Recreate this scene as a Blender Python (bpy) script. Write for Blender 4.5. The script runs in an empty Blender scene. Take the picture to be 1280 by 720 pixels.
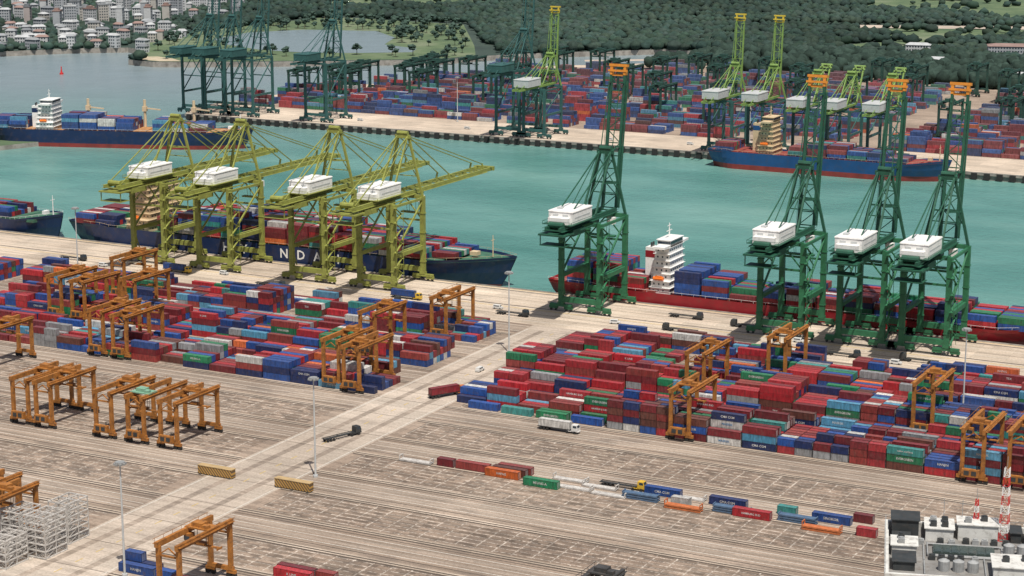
import bpy, math, random
import numpy as np
from mathutils import Vector
random.seed(11); np.random.seed(7)
scene=bpy.context.scene; COL=scene.collection
S27,C27=math.sin(math.radians(27.5)),math.cos(math.radians(27.5))
def W(F,R): return (-S27*F+C27*R, C27*F+S27*R)
K=.86

# ------------------------------------------------------------------ materials
MATS={}
def _nt(name):
    m=bpy.data.materials.new(name); m.use_nodes=True; nt=m.node_tree; nt.nodes.clear()
    o=nt.nodes.new('ShaderNodeOutputMaterial'); b=nt.nodes.new('ShaderNodeBsdfPrincipled'); nt.links.new(b.outputs[0],o.inputs[0])
    return m,nt,b
def N(nt,t,**kw):
    n=nt.nodes.new(t)
    for k,v in kw.items():
        if k in n.inputs: n.inputs[k].default_value=v
        else: setattr(n,k,v)
    return n
def ramp(nt,src,stops):
    r=nt.nodes.new('ShaderNodeValToRGB'); e=r.color_ramp.elements
    while len(e)<len(stops): e.new(0.5)
    for i,(p,c) in enumerate(stops): e[i].position=p; e[i].color=(*c,1) if len(c)==3 else c
    nt.links.new(src,r.inputs[0]); return r
def mixc(nt,a,b,fac,mode='MIX'):
    m=nt.nodes.new('ShaderNodeMix'); m.data_type='RGBA'; m.blend_type=mode
    for s,i in ((fac,0),(a,6),(b,7)):
        if isinstance(s,bpy.types.NodeSocket): nt.links.new(s,m.inputs[i])
        elif i==0: m.inputs[0].default_value=s
        else: m.inputs[i].default_value=(*s,1)
    return m.outputs[2]
def paint(name,rgb,rough=.5,var=.25,scale=.6,grime=(0.10,0.07,0.05),gr=.25,metal=0):
    if name in MATS: return MATS[name]
    m,nt,b=_nt(name)
    g=N(nt,'ShaderNodeNewGeometry'); 
    n=N(nt,'ShaderNodeTexNoise',Scale=scale,Detail=5.0); nt.links.new(g.outputs['Position'],n.inputs['Vector'])
    r=ramp(nt,n.outputs[0],[(.3,tuple(c*(1-var) for c in rgb)),(.7,tuple(min(1,c*(1+var*.5)) for c in rgb))])
    n2=N(nt,'ShaderNodeTexNoise',Scale=scale*2.3,Detail=6.0,Roughness=.7); nt.links.new(g.outputs['Position'],n2.inputs['Vector'])
    f=ramp(nt,n2.outputs[0],[(.5,(0,0,0)),(.75,(gr*1.6,)*3)])
    c=mixc(nt,r.outputs[0],grime,f.outputs[0])
    nt.links.new(c,b.inputs['Base Color']); b.inputs['Roughness'].default_value=rough; b.inputs['Metallic'].default_value=metal
    MATS[name]=m; return m

def vcol_mat():
    m,nt,b=_nt('container_paint')
    a=N(nt,'ShaderNodeAttribute',attribute_name='Col')
    g=N(nt,'ShaderNodeNewGeometry')
    mp=N(nt,'ShaderNodeMapping'); mp.inputs['Scale'].default_value=(1.6,1.6,.35); nt.links.new(g.outputs['Position'],mp.inputs[0])
    n=N(nt,'ShaderNodeTexNoise',Scale=1.0,Detail=5.0,Roughness=.65); nt.links.new(mp.outputs[0],n.inputs['Vector'])
    f=ramp(nt,n.outputs[0],[(.35,(.52,.52,.52)),(.65,(1.15,1.15,1.15))])
    c=mixc(nt,a.outputs[0],f.outputs[0],1.0,'MULTIPLY')
    n2=N(nt,'ShaderNodeTexNoise',Scale=.9,Detail=6.0,Roughness=.7); nt.links.new(g.outputs['Position'],n2.inputs['Vector'])
    f2=ramp(nt,n2.outputs[0],[(.52,(0,0,0)),(.76,(.55,.55,.55))])
    c=mixc(nt,c,(.13,.09,.075),f2.outputs[0])
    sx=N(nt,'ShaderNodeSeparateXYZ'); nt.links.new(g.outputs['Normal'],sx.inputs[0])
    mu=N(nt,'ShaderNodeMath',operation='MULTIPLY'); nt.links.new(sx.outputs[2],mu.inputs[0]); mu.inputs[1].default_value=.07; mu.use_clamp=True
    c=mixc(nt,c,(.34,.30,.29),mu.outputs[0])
    nt.links.new(c,b.inputs['Base Color']); b.inputs['Roughness'].default_value=.5
    w=N(nt,'ShaderNodeTexWave',Scale=1.1); w.wave_type='BANDS'; w.bands_direction='X'
    nt.links.new(g.outputs['Position'],w.inputs['Vector'])
    bp=N(nt,'ShaderNodeBump',Strength=.35,Distance=.04); nt.links.new(w.outputs[1],bp.inputs['Height']); nt.links.new(bp.outputs[0],b.inputs['Normal'])
    return m

# ------------------------------------------------------------------ mesh builder
class MB:
    def __init__(s): s.v=[]; s.f=[]; s.m=[]; s.c=[]
    def quad(s,ps,mi=0,col=None):
        i=len(s.v); s.v+=ps; s.f.append(tuple(range(i,i+len(ps)))); s.m.append(mi); s.c.append(col)
    def box(s,x0,y0,z0,x1,y1,z1,mi=0,col=None,T=None,bottom=True,ch=0):
        i=len(s.v); P=[(x0,y0,z0),(x1,y0,z0),(x1,y1,z0),(x0,y1,z0),(x0+ch,y0+ch,z1),(x1-ch,y0+ch,z1),(x1-ch,y1-ch,z1),(x0+ch,y1-ch,z1)]
        if T:
            c,sn,ox,oy=T; P=[(ox+c*x-sn*y,oy+sn*x+c*y,z) for x,y,z in P]
        s.v+=P
        F=[(0,1,5,4),(1,2,6,5),(2,3,7,6),(3,0,4,7),(4,5,6,7)]
        if bottom: F.append((3,2,1,0))
        for f in F: s.f.append(tuple(i+k for k in f)); s.m.append(mi); s.c.append(col)
    def cb(s,c,d,mi=0,col=None): s.box(c[0]-d[0]/2,c[1]-d[1]/2,c[2]-d[2]/2,c[0]+d[0]/2,c[1]+d[1]/2,c[2]+d[2]/2,mi,col)
    def beam(s,p,q,w,h=None,mi=0,w2=None):
        h=h or w; p=Vector(p);q=Vector(q); d=(q-p)
        if d.length<1e-6: return
        d.normalize(); up=Vector((0,0,1)) if abs(d.z)<.95 else Vector((0,1,0))
        a=d.cross(up).normalized(); b=a.cross(d).normalized(); i=len(s.v)
        k=(w2/w) if w2 else 1
        for e,kk in ((p,1),(q,k)):
            for sa,sb in ((-1,-1),(1,-1),(1,1),(-1,1)): s.v.append(tuple(e+a*(sa*w/2*kk)+b*(sb*h/2*kk)))
        for f in [(0,1,5,4),(1,2,6,5),(2,3,7,6),(3,0,4,7),(4,5,6,7),(3,2,1,0)]:
            s.f.append(tuple(i+k2 for k2 in f)); s.m.append(mi); s.c.append(None)
    def cyl(s,p,q,r,n=10,mi=0,r2=None):
        p=Vector(p);q=Vector(q);d=(q-p).normalized(); up=Vector((0,0,1)) if abs(d.z)<.95 else Vector((0,1,0))
        a=d.cross(up).normalized(); b=a.cross(d); i=len(s.v); r2=r if r2 is None else r2
        for e,rr in ((p,r),(q,r2)):
            for k in range(n):
                t=2*math.pi*k/n; s.v.append(tuple(e+a*(rr*math.cos(t))+b*(rr*math.sin(t))))
        for k in range(n):
            k2=(k+1)%n; s.f.append((i+k,i+k2,i+n+k2,i+n+k)); s.m.append(mi); s.c.append(None)
        s.f.append(tuple(i+k for k in range(n))[::-1]); s.m.append(mi); s.c.append(None)
        s.f.append(tuple(i+n+k for k in range(n))); s.m.append(mi); s.c.append(None)
    def rotx(s,i0,py,pz,ang):
        c,sn=math.cos(ang),math.sin(ang)
        for k in range(i0,len(s.v)):
            x,y,z=s.v[k]; y-=py; z-=pz; s.v[k]=(x,py+c*y-sn*z,pz+sn*y+c*z)
    def mesh(s,name,mats,vcol=False):
        me=bpy.data.meshes.new(name); me.from_pydata(s.v,[],s.f)
        for m in mats: me.materials.append(m)
        if len(mats)>1: me.polygons.foreach_set('material_index',s.m)
        if vcol:
            at=me.color_attributes.new('Col','FLOAT_COLOR','CORNER'); d=[]
            for f,c in zip(s.f,s.c):
                c=c or (.3,.3,.3); d+=[c[0],c[1],c[2],1.0]*len(f)
            at.data.foreach_set('color',d)
        me.update(); return me
    def obj(s,name,mats,parent=None,vcol=False,**props):
        if not isinstance(mats,(list,tuple)): mats=[mats]
        return link(name,s.mesh(name,mats,vcol),parent,**props)
def link(name,data,parent=None,loc=(0,0,0),rot=0,**props):
    o=bpy.data.objects.new(name,data); COL.objects.link(o); o.location=loc; o.rotation_euler=(0,0,rot)
    if parent: o.parent=parent
    for k,v in props.items(): o[k]=v
    return o
def thing(name,label,category,loc=(0,0,0),rot=0,group=None,data=None,sc=1):
    o=link(name,data,None,loc,rot); o['label']=label; o['category']=category; o.scale=(sc,sc,sc)
    if group: o['group']=group
    if data is None: o.empty_display_size=1
    return o
def clone(root,loc,rot=None,label=None):
    def rec(o,par):
        n=o.copy(); COL.objects.link(n)
        if par: n.parent=par
        for ch in list(o.children): rec(ch,n)
        return n
    n=rec(root,None); n.location=loc
    if rot is not None: n.rotation_euler=(0,0,rot)
    if label: n['label']=label
    return n
_tx={}
def text_faces(word,size,spacing=1.0):
    k=(word,size,spacing)
    if k in _tx: return _tx[k]
    cu=bpy.data.curves.new('lettering','FONT'); cu.body=word; cu.size=size; cu.space_character=spacing; cu.align_x='CENTER'; cu.align_y='CENTER'; cu.resolution_u=2; cu.offset=size*.018
    ob=bpy.data.objects.new('lettering',cu); COL.objects.link(ob); bpy.context.view_layer.update()
    me=ob.to_mesh(); v=[tuple(x.co) for x in me.vertices]; f=[tuple(p.vertices) for p in me.polygons]
    ob.to_mesh_clear(); bpy.data.objects.remove(ob); bpy.data.curves.remove(cu); _tx[k]=(v,f); return v,f
def add_text(mb,word,size,x,y,z,mi=0,col=(.8,.8,.8),spacing=1.0):
    v,f=text_faces(word,size,spacing); i=len(mb.v)
    mb.v+=[(x+a[0],y,z+a[1]) for a in v]
    for q in f: mb.f.append(tuple(i+k for k in q)); mb.m.append(mi); mb.c.append(col)

# ------------------------------------------------------------------ camera, light
cam=bpy.data.cameras.new('camera'); co=bpy.data.objects.new('camera',cam); COL.objects.link(co)
cam.lens=36*2488/1280; cam.sensor_width=36; cam.clip_start=1; cam.clip_end=20000
co.location=(0,0,173); co.rotation_euler=(math.radians(77.5),0,math.radians(27.5)); scene.camera=co
sd=Vector((.28,-.32,.90)).normalized()
sun=bpy.data.lights.new('sun','SUN'); sun.energy=5.0; sun.angle=math.radians(.6); sun.color=(1,.945,.865)
so=bpy.data.objects.new('sun',sun); COL.objects.link(so); so.rotation_euler=(-sd).to_track_quat('-Z','Y').to_euler()
w=bpy.data.worlds.new('World'); scene.world=w; w.use_nodes=True; nt=w.node_tree; nt.nodes.clear()
sk=nt.nodes.new('ShaderNodeTexSky'); sk.sky_type='NISHITA'; sk.sun_disc=False; sk.sun_elevation=math.asin(sd.z); sk.sun_rotation=math.atan2(sd.x,sd.y)
sk.air_density=1.0; sk.dust_density=4.0
bg=nt.nodes.new('ShaderNodeBackground'); bg.inputs[1].default_value=.075; ow=nt.nodes.new('ShaderNodeOutputWorld')
nt.links.new(sk.outputs[0],bg.inputs[0]); nt.links.new(bg.outputs[0],ow.inputs[0])
scene.view_settings.view_transform='Standard'; scene.view_settings.look='None'; scene.view_settings.exposure=0

# ------------------------------------------------------------------ ground materials
def ground_mat(name,c1,c2,slots=False,stainx=.02,slab=8.0,contrast=.5,oilk=.75):
    m,nt,b=_nt(name); g=N(nt,'ShaderNodeNewGeometry'); P=g.outputs['Position']
    def noise(sc,scale=(1,1,1),det=6.0,ro=.6):
        mp=N(nt,'ShaderNodeMapping'); mp.inputs['Scale'].default_value=scale; nt.links.new(P,mp.inputs[0])
        n=N(nt,'ShaderNodeTexNoise',Scale=sc,Detail=det,Roughness=ro); nt.links.new(mp.outputs[0],n.inputs['Vector']); return n.outputs[0]
    base=ramp(nt,noise(.018,det=8.0),[(.38,c1),(.62,c2)]).outputs[0]
    st=ramp(nt,noise(.5,(stainx*2,1,1)),[(.38,(.62,.59,.56)),(.62,(1.12,1.10,1.09))]).outputs[0]
    c=mixc(nt,base,st,contrast+.3,'MULTIPLY')
    br=N(nt,'ShaderNodeTexBrick'); br.offset=0.0; br.inputs['Scale'].default_value=1; br.inputs['Brick Width'].default_value=slab; br.inputs['Row Height'].default_value=slab*.62
    br.inputs['Mortar Size'].default_value=.05; br.inputs['Color1'].default_value=(.80,.80,.79,1); br.inputs['Color2'].default_value=(1.07,1.05,1.03,1); br.inputs['Mortar'].default_value=(.6,.58,.56,1)
    nt.links.new(P,br.inputs['Vector']); c=mixc(nt,c,br.outputs[0],.7,'MULTIPLY')
    fine=ramp(nt,noise(1.3,det=6.0,ro=.75),[(.35,(.68,.67,.66)),(.65,(1.15,1.14,1.13))]).outputs[0]
    c=mixc(nt,c,fine,.85,'MULTIPLY')
    oil=ramp(nt,noise(.09,(.6,1.4,1),det=9.0,ro=.74),[(.52,(0,0,0)),(.68,(oilk,oilk,oilk))]).outputs[0]
    c=mixc(nt,c,(.13,.105,.088),oil)
    if slots:
        b2=N(nt,'ShaderNodeTexBrick'); b2.offset=0.0; b2.inputs['Scale'].default_value=1; b2.inputs['Brick Width'].default_value=5.45; b2.inputs['Row Height'].default_value=2.45
        b2.inputs['Mortar Size'].default_value=.22; b2.inputs['Color1'].default_value=(0,0,0,1); b2.inputs['Color2'].default_value=(0,0,0,1); b2.inputs['Mortar'].default_value=(1,1,1,1)
        nt.links.new(P,b2.inputs['Vector'])
        wear=ramp(nt,noise(.8,det=5.0,ro=.8),[(.45,(.03,.03,.03)),(.55,(.9,.9,.9))]).outputs[0]
        k=mixc(nt,b2.outputs[0],wear,1.0,'MULTIPLY'); c=mixc(nt,c,(.50,.455,.40),k)
        b3=N(nt,'ShaderNodeTexBrick'); b3.offset=.5; b3.inputs['Scale'].default_value=1; b3.inputs['Brick Width'].default_value=2.72; b3.inputs['Row Height'].default_value=1.22
        b3.inputs['Mortar Size'].default_value=.0; b3.inputs['Color1'].default_value=(.44,.42,.40,1); b3.inputs['Color2'].default_value=(1.22,1.18,1.14,1)
        nt.links.new(P,b3.inputs['Vector']); c=mixc(nt,c,b3.outputs[0],.75,'MULTIPLY')
    nt.links.new(c,b.inputs['Base Color']); b.inputs['Roughness'].default_value=.9
    return m
M_yard=ground_mat('yard_concrete',(.29,.23,.182),(.41,.338,.275),slab=9)
M_slot=ground_mat('slot_concrete',(.245,.195,.157),(.335,.275,.225),slots=True)
M_apron=ground_mat('apron_concrete',(.49,.415,.335),(.64,.555,.455),slab=12,contrast=.2,oilk=.5)
M_road=ground_mat('road_concrete',(.43,.37,.31),(.54,.475,.405),slab=14,contrast=.1,oilk=.4)
M_strip=ground_mat('runway_concrete',(.44,.375,.305),(.56,.485,.405),slab=16,contrast=.4,oilk=.6)
M_tyre=paint('tyre_marks',(.085,.066,.052),.9,.3,.3,gr=.1)
M_lane=ground_mat('worn_lane_concrete',(.19,.15,.12),(.27,.22,.18),slab=16,contrast=.5)
M_rail=paint('rail_steel',(.07,.06,.055),.6,.2,.5,gr=.1)
M_wline=paint('white_line_paint',(.58,.55,.49),.8,.25,1.0,gr=.5)
M_yline=paint('yellow_line_paint',(.55,.38,.06),.8,.25,1.0,gr=.4)
M_wall=paint('quay_wall_concrete',(.30,.28,.25),.9,.35,.2,gr=.5)
M_rubber=paint('black_rubber',(.02,.02,.02),.8,.2,.5,gr=.2)
def green_mat(name,a,b_,c_,sc=.02):
    m,nt,b=_nt(name); g=N(nt,'ShaderNodeNewGeometry')
    n=N(nt,'ShaderNodeTexNoise',Scale=sc,Detail=9.0,Roughness=.65); nt.links.new(g.outputs['Position'],n.inputs['Vector'])
    r=ramp(nt,n.outputs[0],[(.36,a),(.5,b_),(.64,c_)]); nt.links.new(r.outputs[0],b.inputs['Base Color']); b.inputs['Roughness'].default_value=.95; return m
M_land=green_mat('woodland_floor',(.022,.038,.032),(.03,.052,.042),(.04,.062,.05))
M_grass=green_mat('mown_grass',(.055,.095,.05),(.09,.135,.065),(.15,.18,.11),.015)
M_sand=green_mat('sand',(.38,.32,.22),(.45,.38,.28),(.30,.28,.18),.05)
def water_mat():
    m,nt,b=_nt('harbour_water'); g=N(nt,'ShaderNodeNewGeometry'); P=g.outputs['Position']
    mp=N(nt,'ShaderNodeMapping'); mp.inputs['Scale'].default_value=(.6,1.3,1); nt.links.new(P,mp.inputs[0])
    n=N(nt,'ShaderNodeTexNoise',Scale=.007,Detail=7.0,Roughness=.62); nt.links.new(mp.outputs[0],n.inputs['Vector'])
    r=ramp(nt,n.outputs[0],[(.33,(.060,.180,.158)),(.5,(.100,.245,.218)),(.68,(.165,.325,.290))])
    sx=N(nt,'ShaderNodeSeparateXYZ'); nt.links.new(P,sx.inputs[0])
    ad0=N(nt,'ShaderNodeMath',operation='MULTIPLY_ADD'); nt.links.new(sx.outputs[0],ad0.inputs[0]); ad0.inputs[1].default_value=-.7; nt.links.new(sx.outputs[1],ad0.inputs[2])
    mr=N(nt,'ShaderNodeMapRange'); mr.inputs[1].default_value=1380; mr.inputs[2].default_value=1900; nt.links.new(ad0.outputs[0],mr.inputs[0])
    c=mixc(nt,r.outputs[0],(.20,.255,.275),mr.outputs[0])  # sky reflection on the far water, painted in as grey-blue
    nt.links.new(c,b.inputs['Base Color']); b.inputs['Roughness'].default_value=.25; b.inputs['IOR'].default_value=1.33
    n2=N(nt,'ShaderNodeTexNoise',Scale=.3,Detail=6.0,Roughness=.6); nt.links.new(P,n2.inputs['Vector'])
    n3=N(nt,'ShaderNodeTexNoise',Scale=.03,Detail=4.0); nt.links.new(P,n3.inputs['Vector'])
    ad=N(nt,'ShaderNodeMath',operation='MULTIPLY_ADD'); nt.links.new(n3.outputs[0],ad.inputs[0]); ad.inputs[1].default_value=3.0; nt.links.new(n2.outputs[0],ad.inputs[2])
    bp=N(nt,'ShaderNodeBump',Strength=.75,Distance=.7); nt.links.new(ad.outputs[0],bp.inputs['Height']); nt.links.new(bp.outputs[0],b.inputs['Normal'])
    return m
M_water=water_mat()

def sheet(name,pts,z,mat,kind='structure',zb=None):
    mb=MB(); n=len(pts); a=sum(pts[i][0]*pts[(i+1)%n][1]-pts[(i+1)%n][0]*pts[i][1] for i in range(n))
    if a<0: pts=pts[::-1]
    mb.quad([(x,y,z) for x,y in pts])
    if zb is not None:
        for i in range(n):
            p,q=pts[i],pts[(i+1)%n]; mb.quad([(p[0],p[1],zb),(q[0],q[1],zb),(q[0],q[1],z),(p[0],p[1],z)],1)
    ms=[mat] if zb is None else [mat,M_wall]
    return mb.obj(name,ms,None,kind=kind)
def rect(x0,y0,x1,y1): return [(x0,y0),(x1,y0),(x1,y1),(x0,y1)]
sheet('ground',rect(-9000,-3000,9000,12000),-12,M_sand)
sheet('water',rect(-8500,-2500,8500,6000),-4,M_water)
sheet('port_ground',rect(-1500,-300,900,691.5),0,M_yard,zb=-9)
sheet('quay_apron_pavement',rect(-1500,640,900,690.8),.004,M_apron)
KS=[304,341.5,379,416.5,454,491.5,529,566.5,604]
SP=20.2
RX0,RX1=-324,-299
mb=MB()
for k in KS:
    for a,b_ in ((-1200,RX0-4),(RX1+4,600)): 
        mb.quad([(a,k+1.6,.004),(b_,k+1.6,.004),(b_,k+18.6,.004),(a,k+18.6,.004)])
mb.obj('container_slot_pavement',M_slot,kind='structure')
sheet('road',rect(RX0,-300,RX1,640),.008,M_road)
mb=MB(); tm=MB(); wl=MB(); yl=MB(); ln=MB()
def strip(m,a,b_,y,h,z): m.quad([(a,y-h,z),(b_,y-h,z),(b_,y+h,z),(a,y+h,z)])
for k in KS:
    for a,b_ in ((-1200,RX0-.5),(RX1+.5,600)):
        for yy in (k,k+SP):
            strip(mb,a,b_,yy,.95,.016); strip(tm,a,b_,yy,.34,.020); strip(tm,a,b_,yy-1.35,.36,.012)
        yw=k+29
        for dy in (-3.8,3.8): strip(wl,a,b_,yw+dy,.14,.012)
        strip(wl,a,b_,yw,.12,.012)
        for dy in (-2,2): strip(ln,a,b_,yw+dy,.75,.008)
        strip(tm,a,b_,yw-5.6,.2,.010); strip(tm,a,b_,yw+5.6,.2,.010)
    for yy in (k,k+SP): strip(tm,RX0-.4,RX1+.4,yy,.12,.020)
for x in (RX0+1,RX1-1): wl.quad([(x-.15,-300,.024),(x+.15,-300,.024),(x+.15,633,.024),(x-.15,633,.024)])
for x in (RX0+7,RX1-7): ln.quad([(x-1.1,-300,.014),(x+1.1,-300,.014),(x+1.1,633,.014),(x-1.1,633,.014)])
for y in range(-300,633,8):
    x=(RX0+RX1)/2; yl.quad([(x-.12,y,.024),(x+.12,y,.024),(x+.12,y+3,.024),(x-.12,y+3,.024)])
for yy in (645,659,671,681): strip(wl,-1400,800,yy,.12,.012)
for yy in (649,650.6,655.5,675): strip(tm,-1400,800,yy,.16,.010)
for yy in (662,690): strip(yl,-1400,800,yy,.18,.012)
mb.obj('gantry_runway_pavement',M_strip,kind='structure'); M_lane2=ground_mat('worn_track_concrete',(.31,.26,.215),(.40,.345,.29),slab=16,contrast=.5); ln.obj('worn_lane_pavement',M_lane2,kind='structure')
tm.obj('tyre_track_marking',M_tyre,kind='structure'); wl.obj('white_road_marking',M_wline,kind='structure'); yl.obj('yellow_road_marking',M_yline,kind='structure')
mb=MB()
for yy in (665,688): mb.box(-1400,yy-.35,.016,800,yy+.35,.05)
mb.obj('crane_rail_track',M_rail,kind='structure')
mb=MB(); mb.box(-1500,691.5,-1.2,900,692.0,.25)
x=-1500
while x<900: mb.box(x,692,-3.5,x+1.6,692.6,-.3,1); x+=9
mb.obj('quay_wall',[M_wall,M_rubber],kind='structure')

# far side
term=[(-800,1067),(-818,1100),(-806,1160),(-800,1240),(-740,1317),(-742,1420),(-644,1505),(-600,1610),(900,1610),(900,1067)]
sheet('far_terminal_ground',term,0,M_apron,zb=-9)
sheet('far_terminal_yard_pavement',[(-790,1122),(-780,1235),(-725,1310),(-725,1412),(-630,1495),(880,1500),(880,1122)],.006,M_yard)
mb=MB(); mb.box(-800,1066.2,-1.4,900,1067,.2)
x=-798
while x<900: mb.box(x,1065.3,-3.6,x+3.2,1066.2,-.2,1); x+=7
mb.obj('far_quay_wall',[M_wall,M_rubber],kind='structure')
main=[(-9000,900),(-1500,1080),(-1187,1323),(-1150,1372),(-1111,1402),(-1085,1392),(-1062,1345),(-1047,1321),(-1018,1316),(-989,1328),(-940,1358),(-890,1392),(-817,1440),(-800,1480),(-785,1509),(-735,1560),(-686,1606),(-600,1600),(900,1600),(9000,1600),(9000,12000),(-9000,12000)]
sheet('mainland_ground',main,.4,M_land,zb=-9)
sheet('peninsula_lawn',[(-1060,1352),(-1045,1326),(-1016,1321),(-989,1333),(-940,1363),(-890,1397),(-822,1443),(-806,1482),(-850,1560),(-960,1740),(-1130,1760),(-1150,1560),(-1120,1440)],.44,M_grass)
sheet('beach',[(-1056,1345),(-1044,1327),(-1016,1322),(-1000,1331),(-1020,1345),(-1040,1352)],.48,M_sand)
lagp=[(-1000,1440),(-950,1436),(-905,1455),(-868,1482),(-880,1510),(-925,1530),(-950,1590),(-1000,1640),(-1070,1620),(-1100,1570),(-1090,1500),(-1050,1465)]
sheet('lagoon_water',lagp,.52,M_water)
sheet('jetty_deck',[(-900,860),(-816,900),(-796,952),(-812,962),(-900,930)],-1.2,M_grass,zb=-9)
def ell(cx,cy,a,b_,rot,n=28):
    c,s=math.cos(rot),math.sin(rot); o=[]
    for i in range(n):
        t=2*math.pi*i/n; k=1+.18*math.sin(3*t+cx)+.1*math.sin(5*t+cy); x=a*k*math.cos(t); y=b_*k*math.sin(t); o.append((cx+c*x-s*y,cy+s*x+c*y))
    return o
lawns=[ell(-502,1860,90,70,.48),ell(-560,2190,110,130,.48),ell(-500,1722,75,42,.48),ell(-380,1980,60,100,.48),ell(-1160,1960,90,70,.48),ell(-700,2250,60,80,.4)]
for i,l in enumerate(lawns): sheet('golf_lawn',l,.46+.004*i,M_grass)
def inpoly(x,y,P):
    r=False; n=len(P); j=n-1
    for i in range(n):
        if (P[i][1]>y)!=(P[j][1]>y) and x<(P[j][0]-P[i][0])*(y-P[i][1])/(P[j][1]-P[i][1])+P[i][0]: r=not r
        j=i
    return r

# ------------------------------------------------------------------ containers
M_cont=vcol_mat()
L40=12.19*K; L20=6.06*K; CW=2.44*K; CH=2.6*K; RP=2.42; BP=10.95
PAL={'red':(.40,.017,.026),'maroon':(.175,.015,.022),'brick':(.26,.036,.032),'brown':(.125,.04,.03),'blue':(.011,.068,.28),'navy':(.010,.027,.115),'sky':(.075,.28,.44),'teal':(.03,.25,.235),'green':(.012,.18,.078),'orange':(.64,.13,.018),'white':(.58,.57,.54),'grey':(.26,.27,.28)}
PW=[('red',17),('maroon',24),('brick',12),('brown',6),('blue',17),('navy',12),('sky',5),('teal',3.5),('green',7),('orange',1.5),('white',5),('grey',4)]
PRED=[('red',26),('maroon',27),('brick',17),('blue',11),('navy',6),('sky',4),('green',8),('grey',2),('white',2),('orange',1)]
def pick(wts=PW): return random.choices([a for a,_ in wts],[b for _,b in wts])[0]
def jit(c,a=.2):
    k=1+random.uniform(-a,a); g=sum(c)/3; f=random.uniform(0,.14); return tuple(min(1,(x*(1-f)+g*f)*k) for x in c)
conts=[]
def stack_block(k,x0,x1,mean,wts=PW,ystart=1.6,rows=7,skip=.02,maxh=5,minh=1,sd_=.55):
    x=x0
    while x+L40<x1:
        hb=max(minh,min(maxh,int(round(random.gauss(mean,sd_))))); bc=pick(wts); twenty=random.random()<.3
        if random.random()<skip: x+=BP; continue
        hs=[max(0,min(maxh,hb+random.choice((-1,0,0,0,0,0,1)))) for _ in range(rows)]
        for j in range(rows):
            for t in range(hs[j]):
                ex=(t==hs[j]-1) or j==0 or hs[j-1]<=t
                for (dx,L) in (((0,L20),(L20+.15,L20)) if twenty else ((0,L40),)):
                    cn=bc if random.random()<.25 else pick(wts)
                    conts.append((x+dx+random.uniform(-.06,.06),k+ystart+j*RP+random.uniform(-.05,.05),t*CH,L,cn,ex))
        x+=BP
stack_block(529,-326-15*BP,-325,1.9,maxh=3); stack_block(566.5,-328-18*BP,-327,2.5,maxh=4); stack_block(604,-352-17*BP,-351,2.6,maxh=4); stack_block(604,-352,-328,1.6,maxh=2,skip=0)
stack_block(604,-650,-548,2.3,maxh=3); stack_block(566.5,-650,-562,2)
for k in (529,566.5,604):
    stack_block(k,-508 if k<600 else -470,-330,1.7,ystart=23,rows=3,maxh=2,skip=.08); stack_block(k,-294 if k<600 else -285,-60,1.8,ystart=23,rows=3,maxh=3,skip=.08)
stack_block(529,-298.4,-242.9,1.9,PRED,maxh=3,ystart=6,rows=5,skip=0); stack_block(529,-243.6,-60,2.5,maxh=4,skip=0)
stack_block(566.5,-298,-220,2.9,PRED,maxh=4,skip=0); stack_block(566.5,-219.5,-60,2.9,maxh=4,skip=0); stack_block(604,-298,-248,2.1,PRED,maxh=3,skip=0); stack_block(604,-246,-60,2.5,maxh=4,skip=.04)
loose=[(-271,474,0,L20,'maroon'),(-265,474.2,0,L40,'brick'),(-254.5,472.2,0,L40,'orange'),(-253.5,474.8,0,L40,'brown'),(-253,477.3,0,L40,'brick'),(-241,469.5,0,L40,'green'),
 (-208,478,0,L40,'blue'),(-189,478,0,L40,'navy'),(-180,472,0,L40,'red'),(-170,479,0,L20,'teal'),(-160,478,0,L40,'blue'),(-146,472,0,L20,'red'),(-150,482,0,L20,'maroon'),(-138.5,474,0,L20,'blue'),
 (-198,473,0,L20,'white'),(-263,381,0,L40,'maroon'),(-262.5,378.6,0,L40,'red'),(-252,381.3,0,L20,'brick'),
 (-292,531,0,L40,'blue'),(-280,530.5,0,L40,'teal'),(-268,530.8,0,L40,'green'),(-268,533.2,0,L40,'green'),(-256,531,0,L40,'blue'),
 (-298,364,0,L40,'blue'),(-298.2,366.4,0,L40,'navy'),(-287,364.3,0,L20,'blue'),(-298,366.4,CH,L20,'blue'),(-281,360,0,L40,'grey'),(-281,362.4,0,L40,'maroon')]
for l in loose: conts.append((*l,True))
exposed=[c for c in conts if c[5]]
exposed.sort(key=lambda c:(c[0]**2+c[1]**2))
visible=[c for c in exposed if abs(((C27*c[0]+S27*c[1])/(-S27*c[0]+C27*c[1])))<.27 and (-S27*c[0]+C27*c[1])>450]
indiv=set(map(id,visible[:300])); rest=[c for c in conts if id(c) not in indiv]
WORDS={'green':['HEUNG-A','EVERGREEN'],'blue':['HANJIN','SINOKOR','CMA CGM',None],'navy':['CMA CGM',None],'red':['K LINE',None,None,'HAMBURG SUD'],'maroon':[None,'TEX',None],'white':['MAERSK'],'sky':['MAERSK',None],'orange':['HAPAG'],'brick':[None,None],'teal':['CHINA SHIPPING'],'grey':[None],'brown':[None]}
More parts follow.
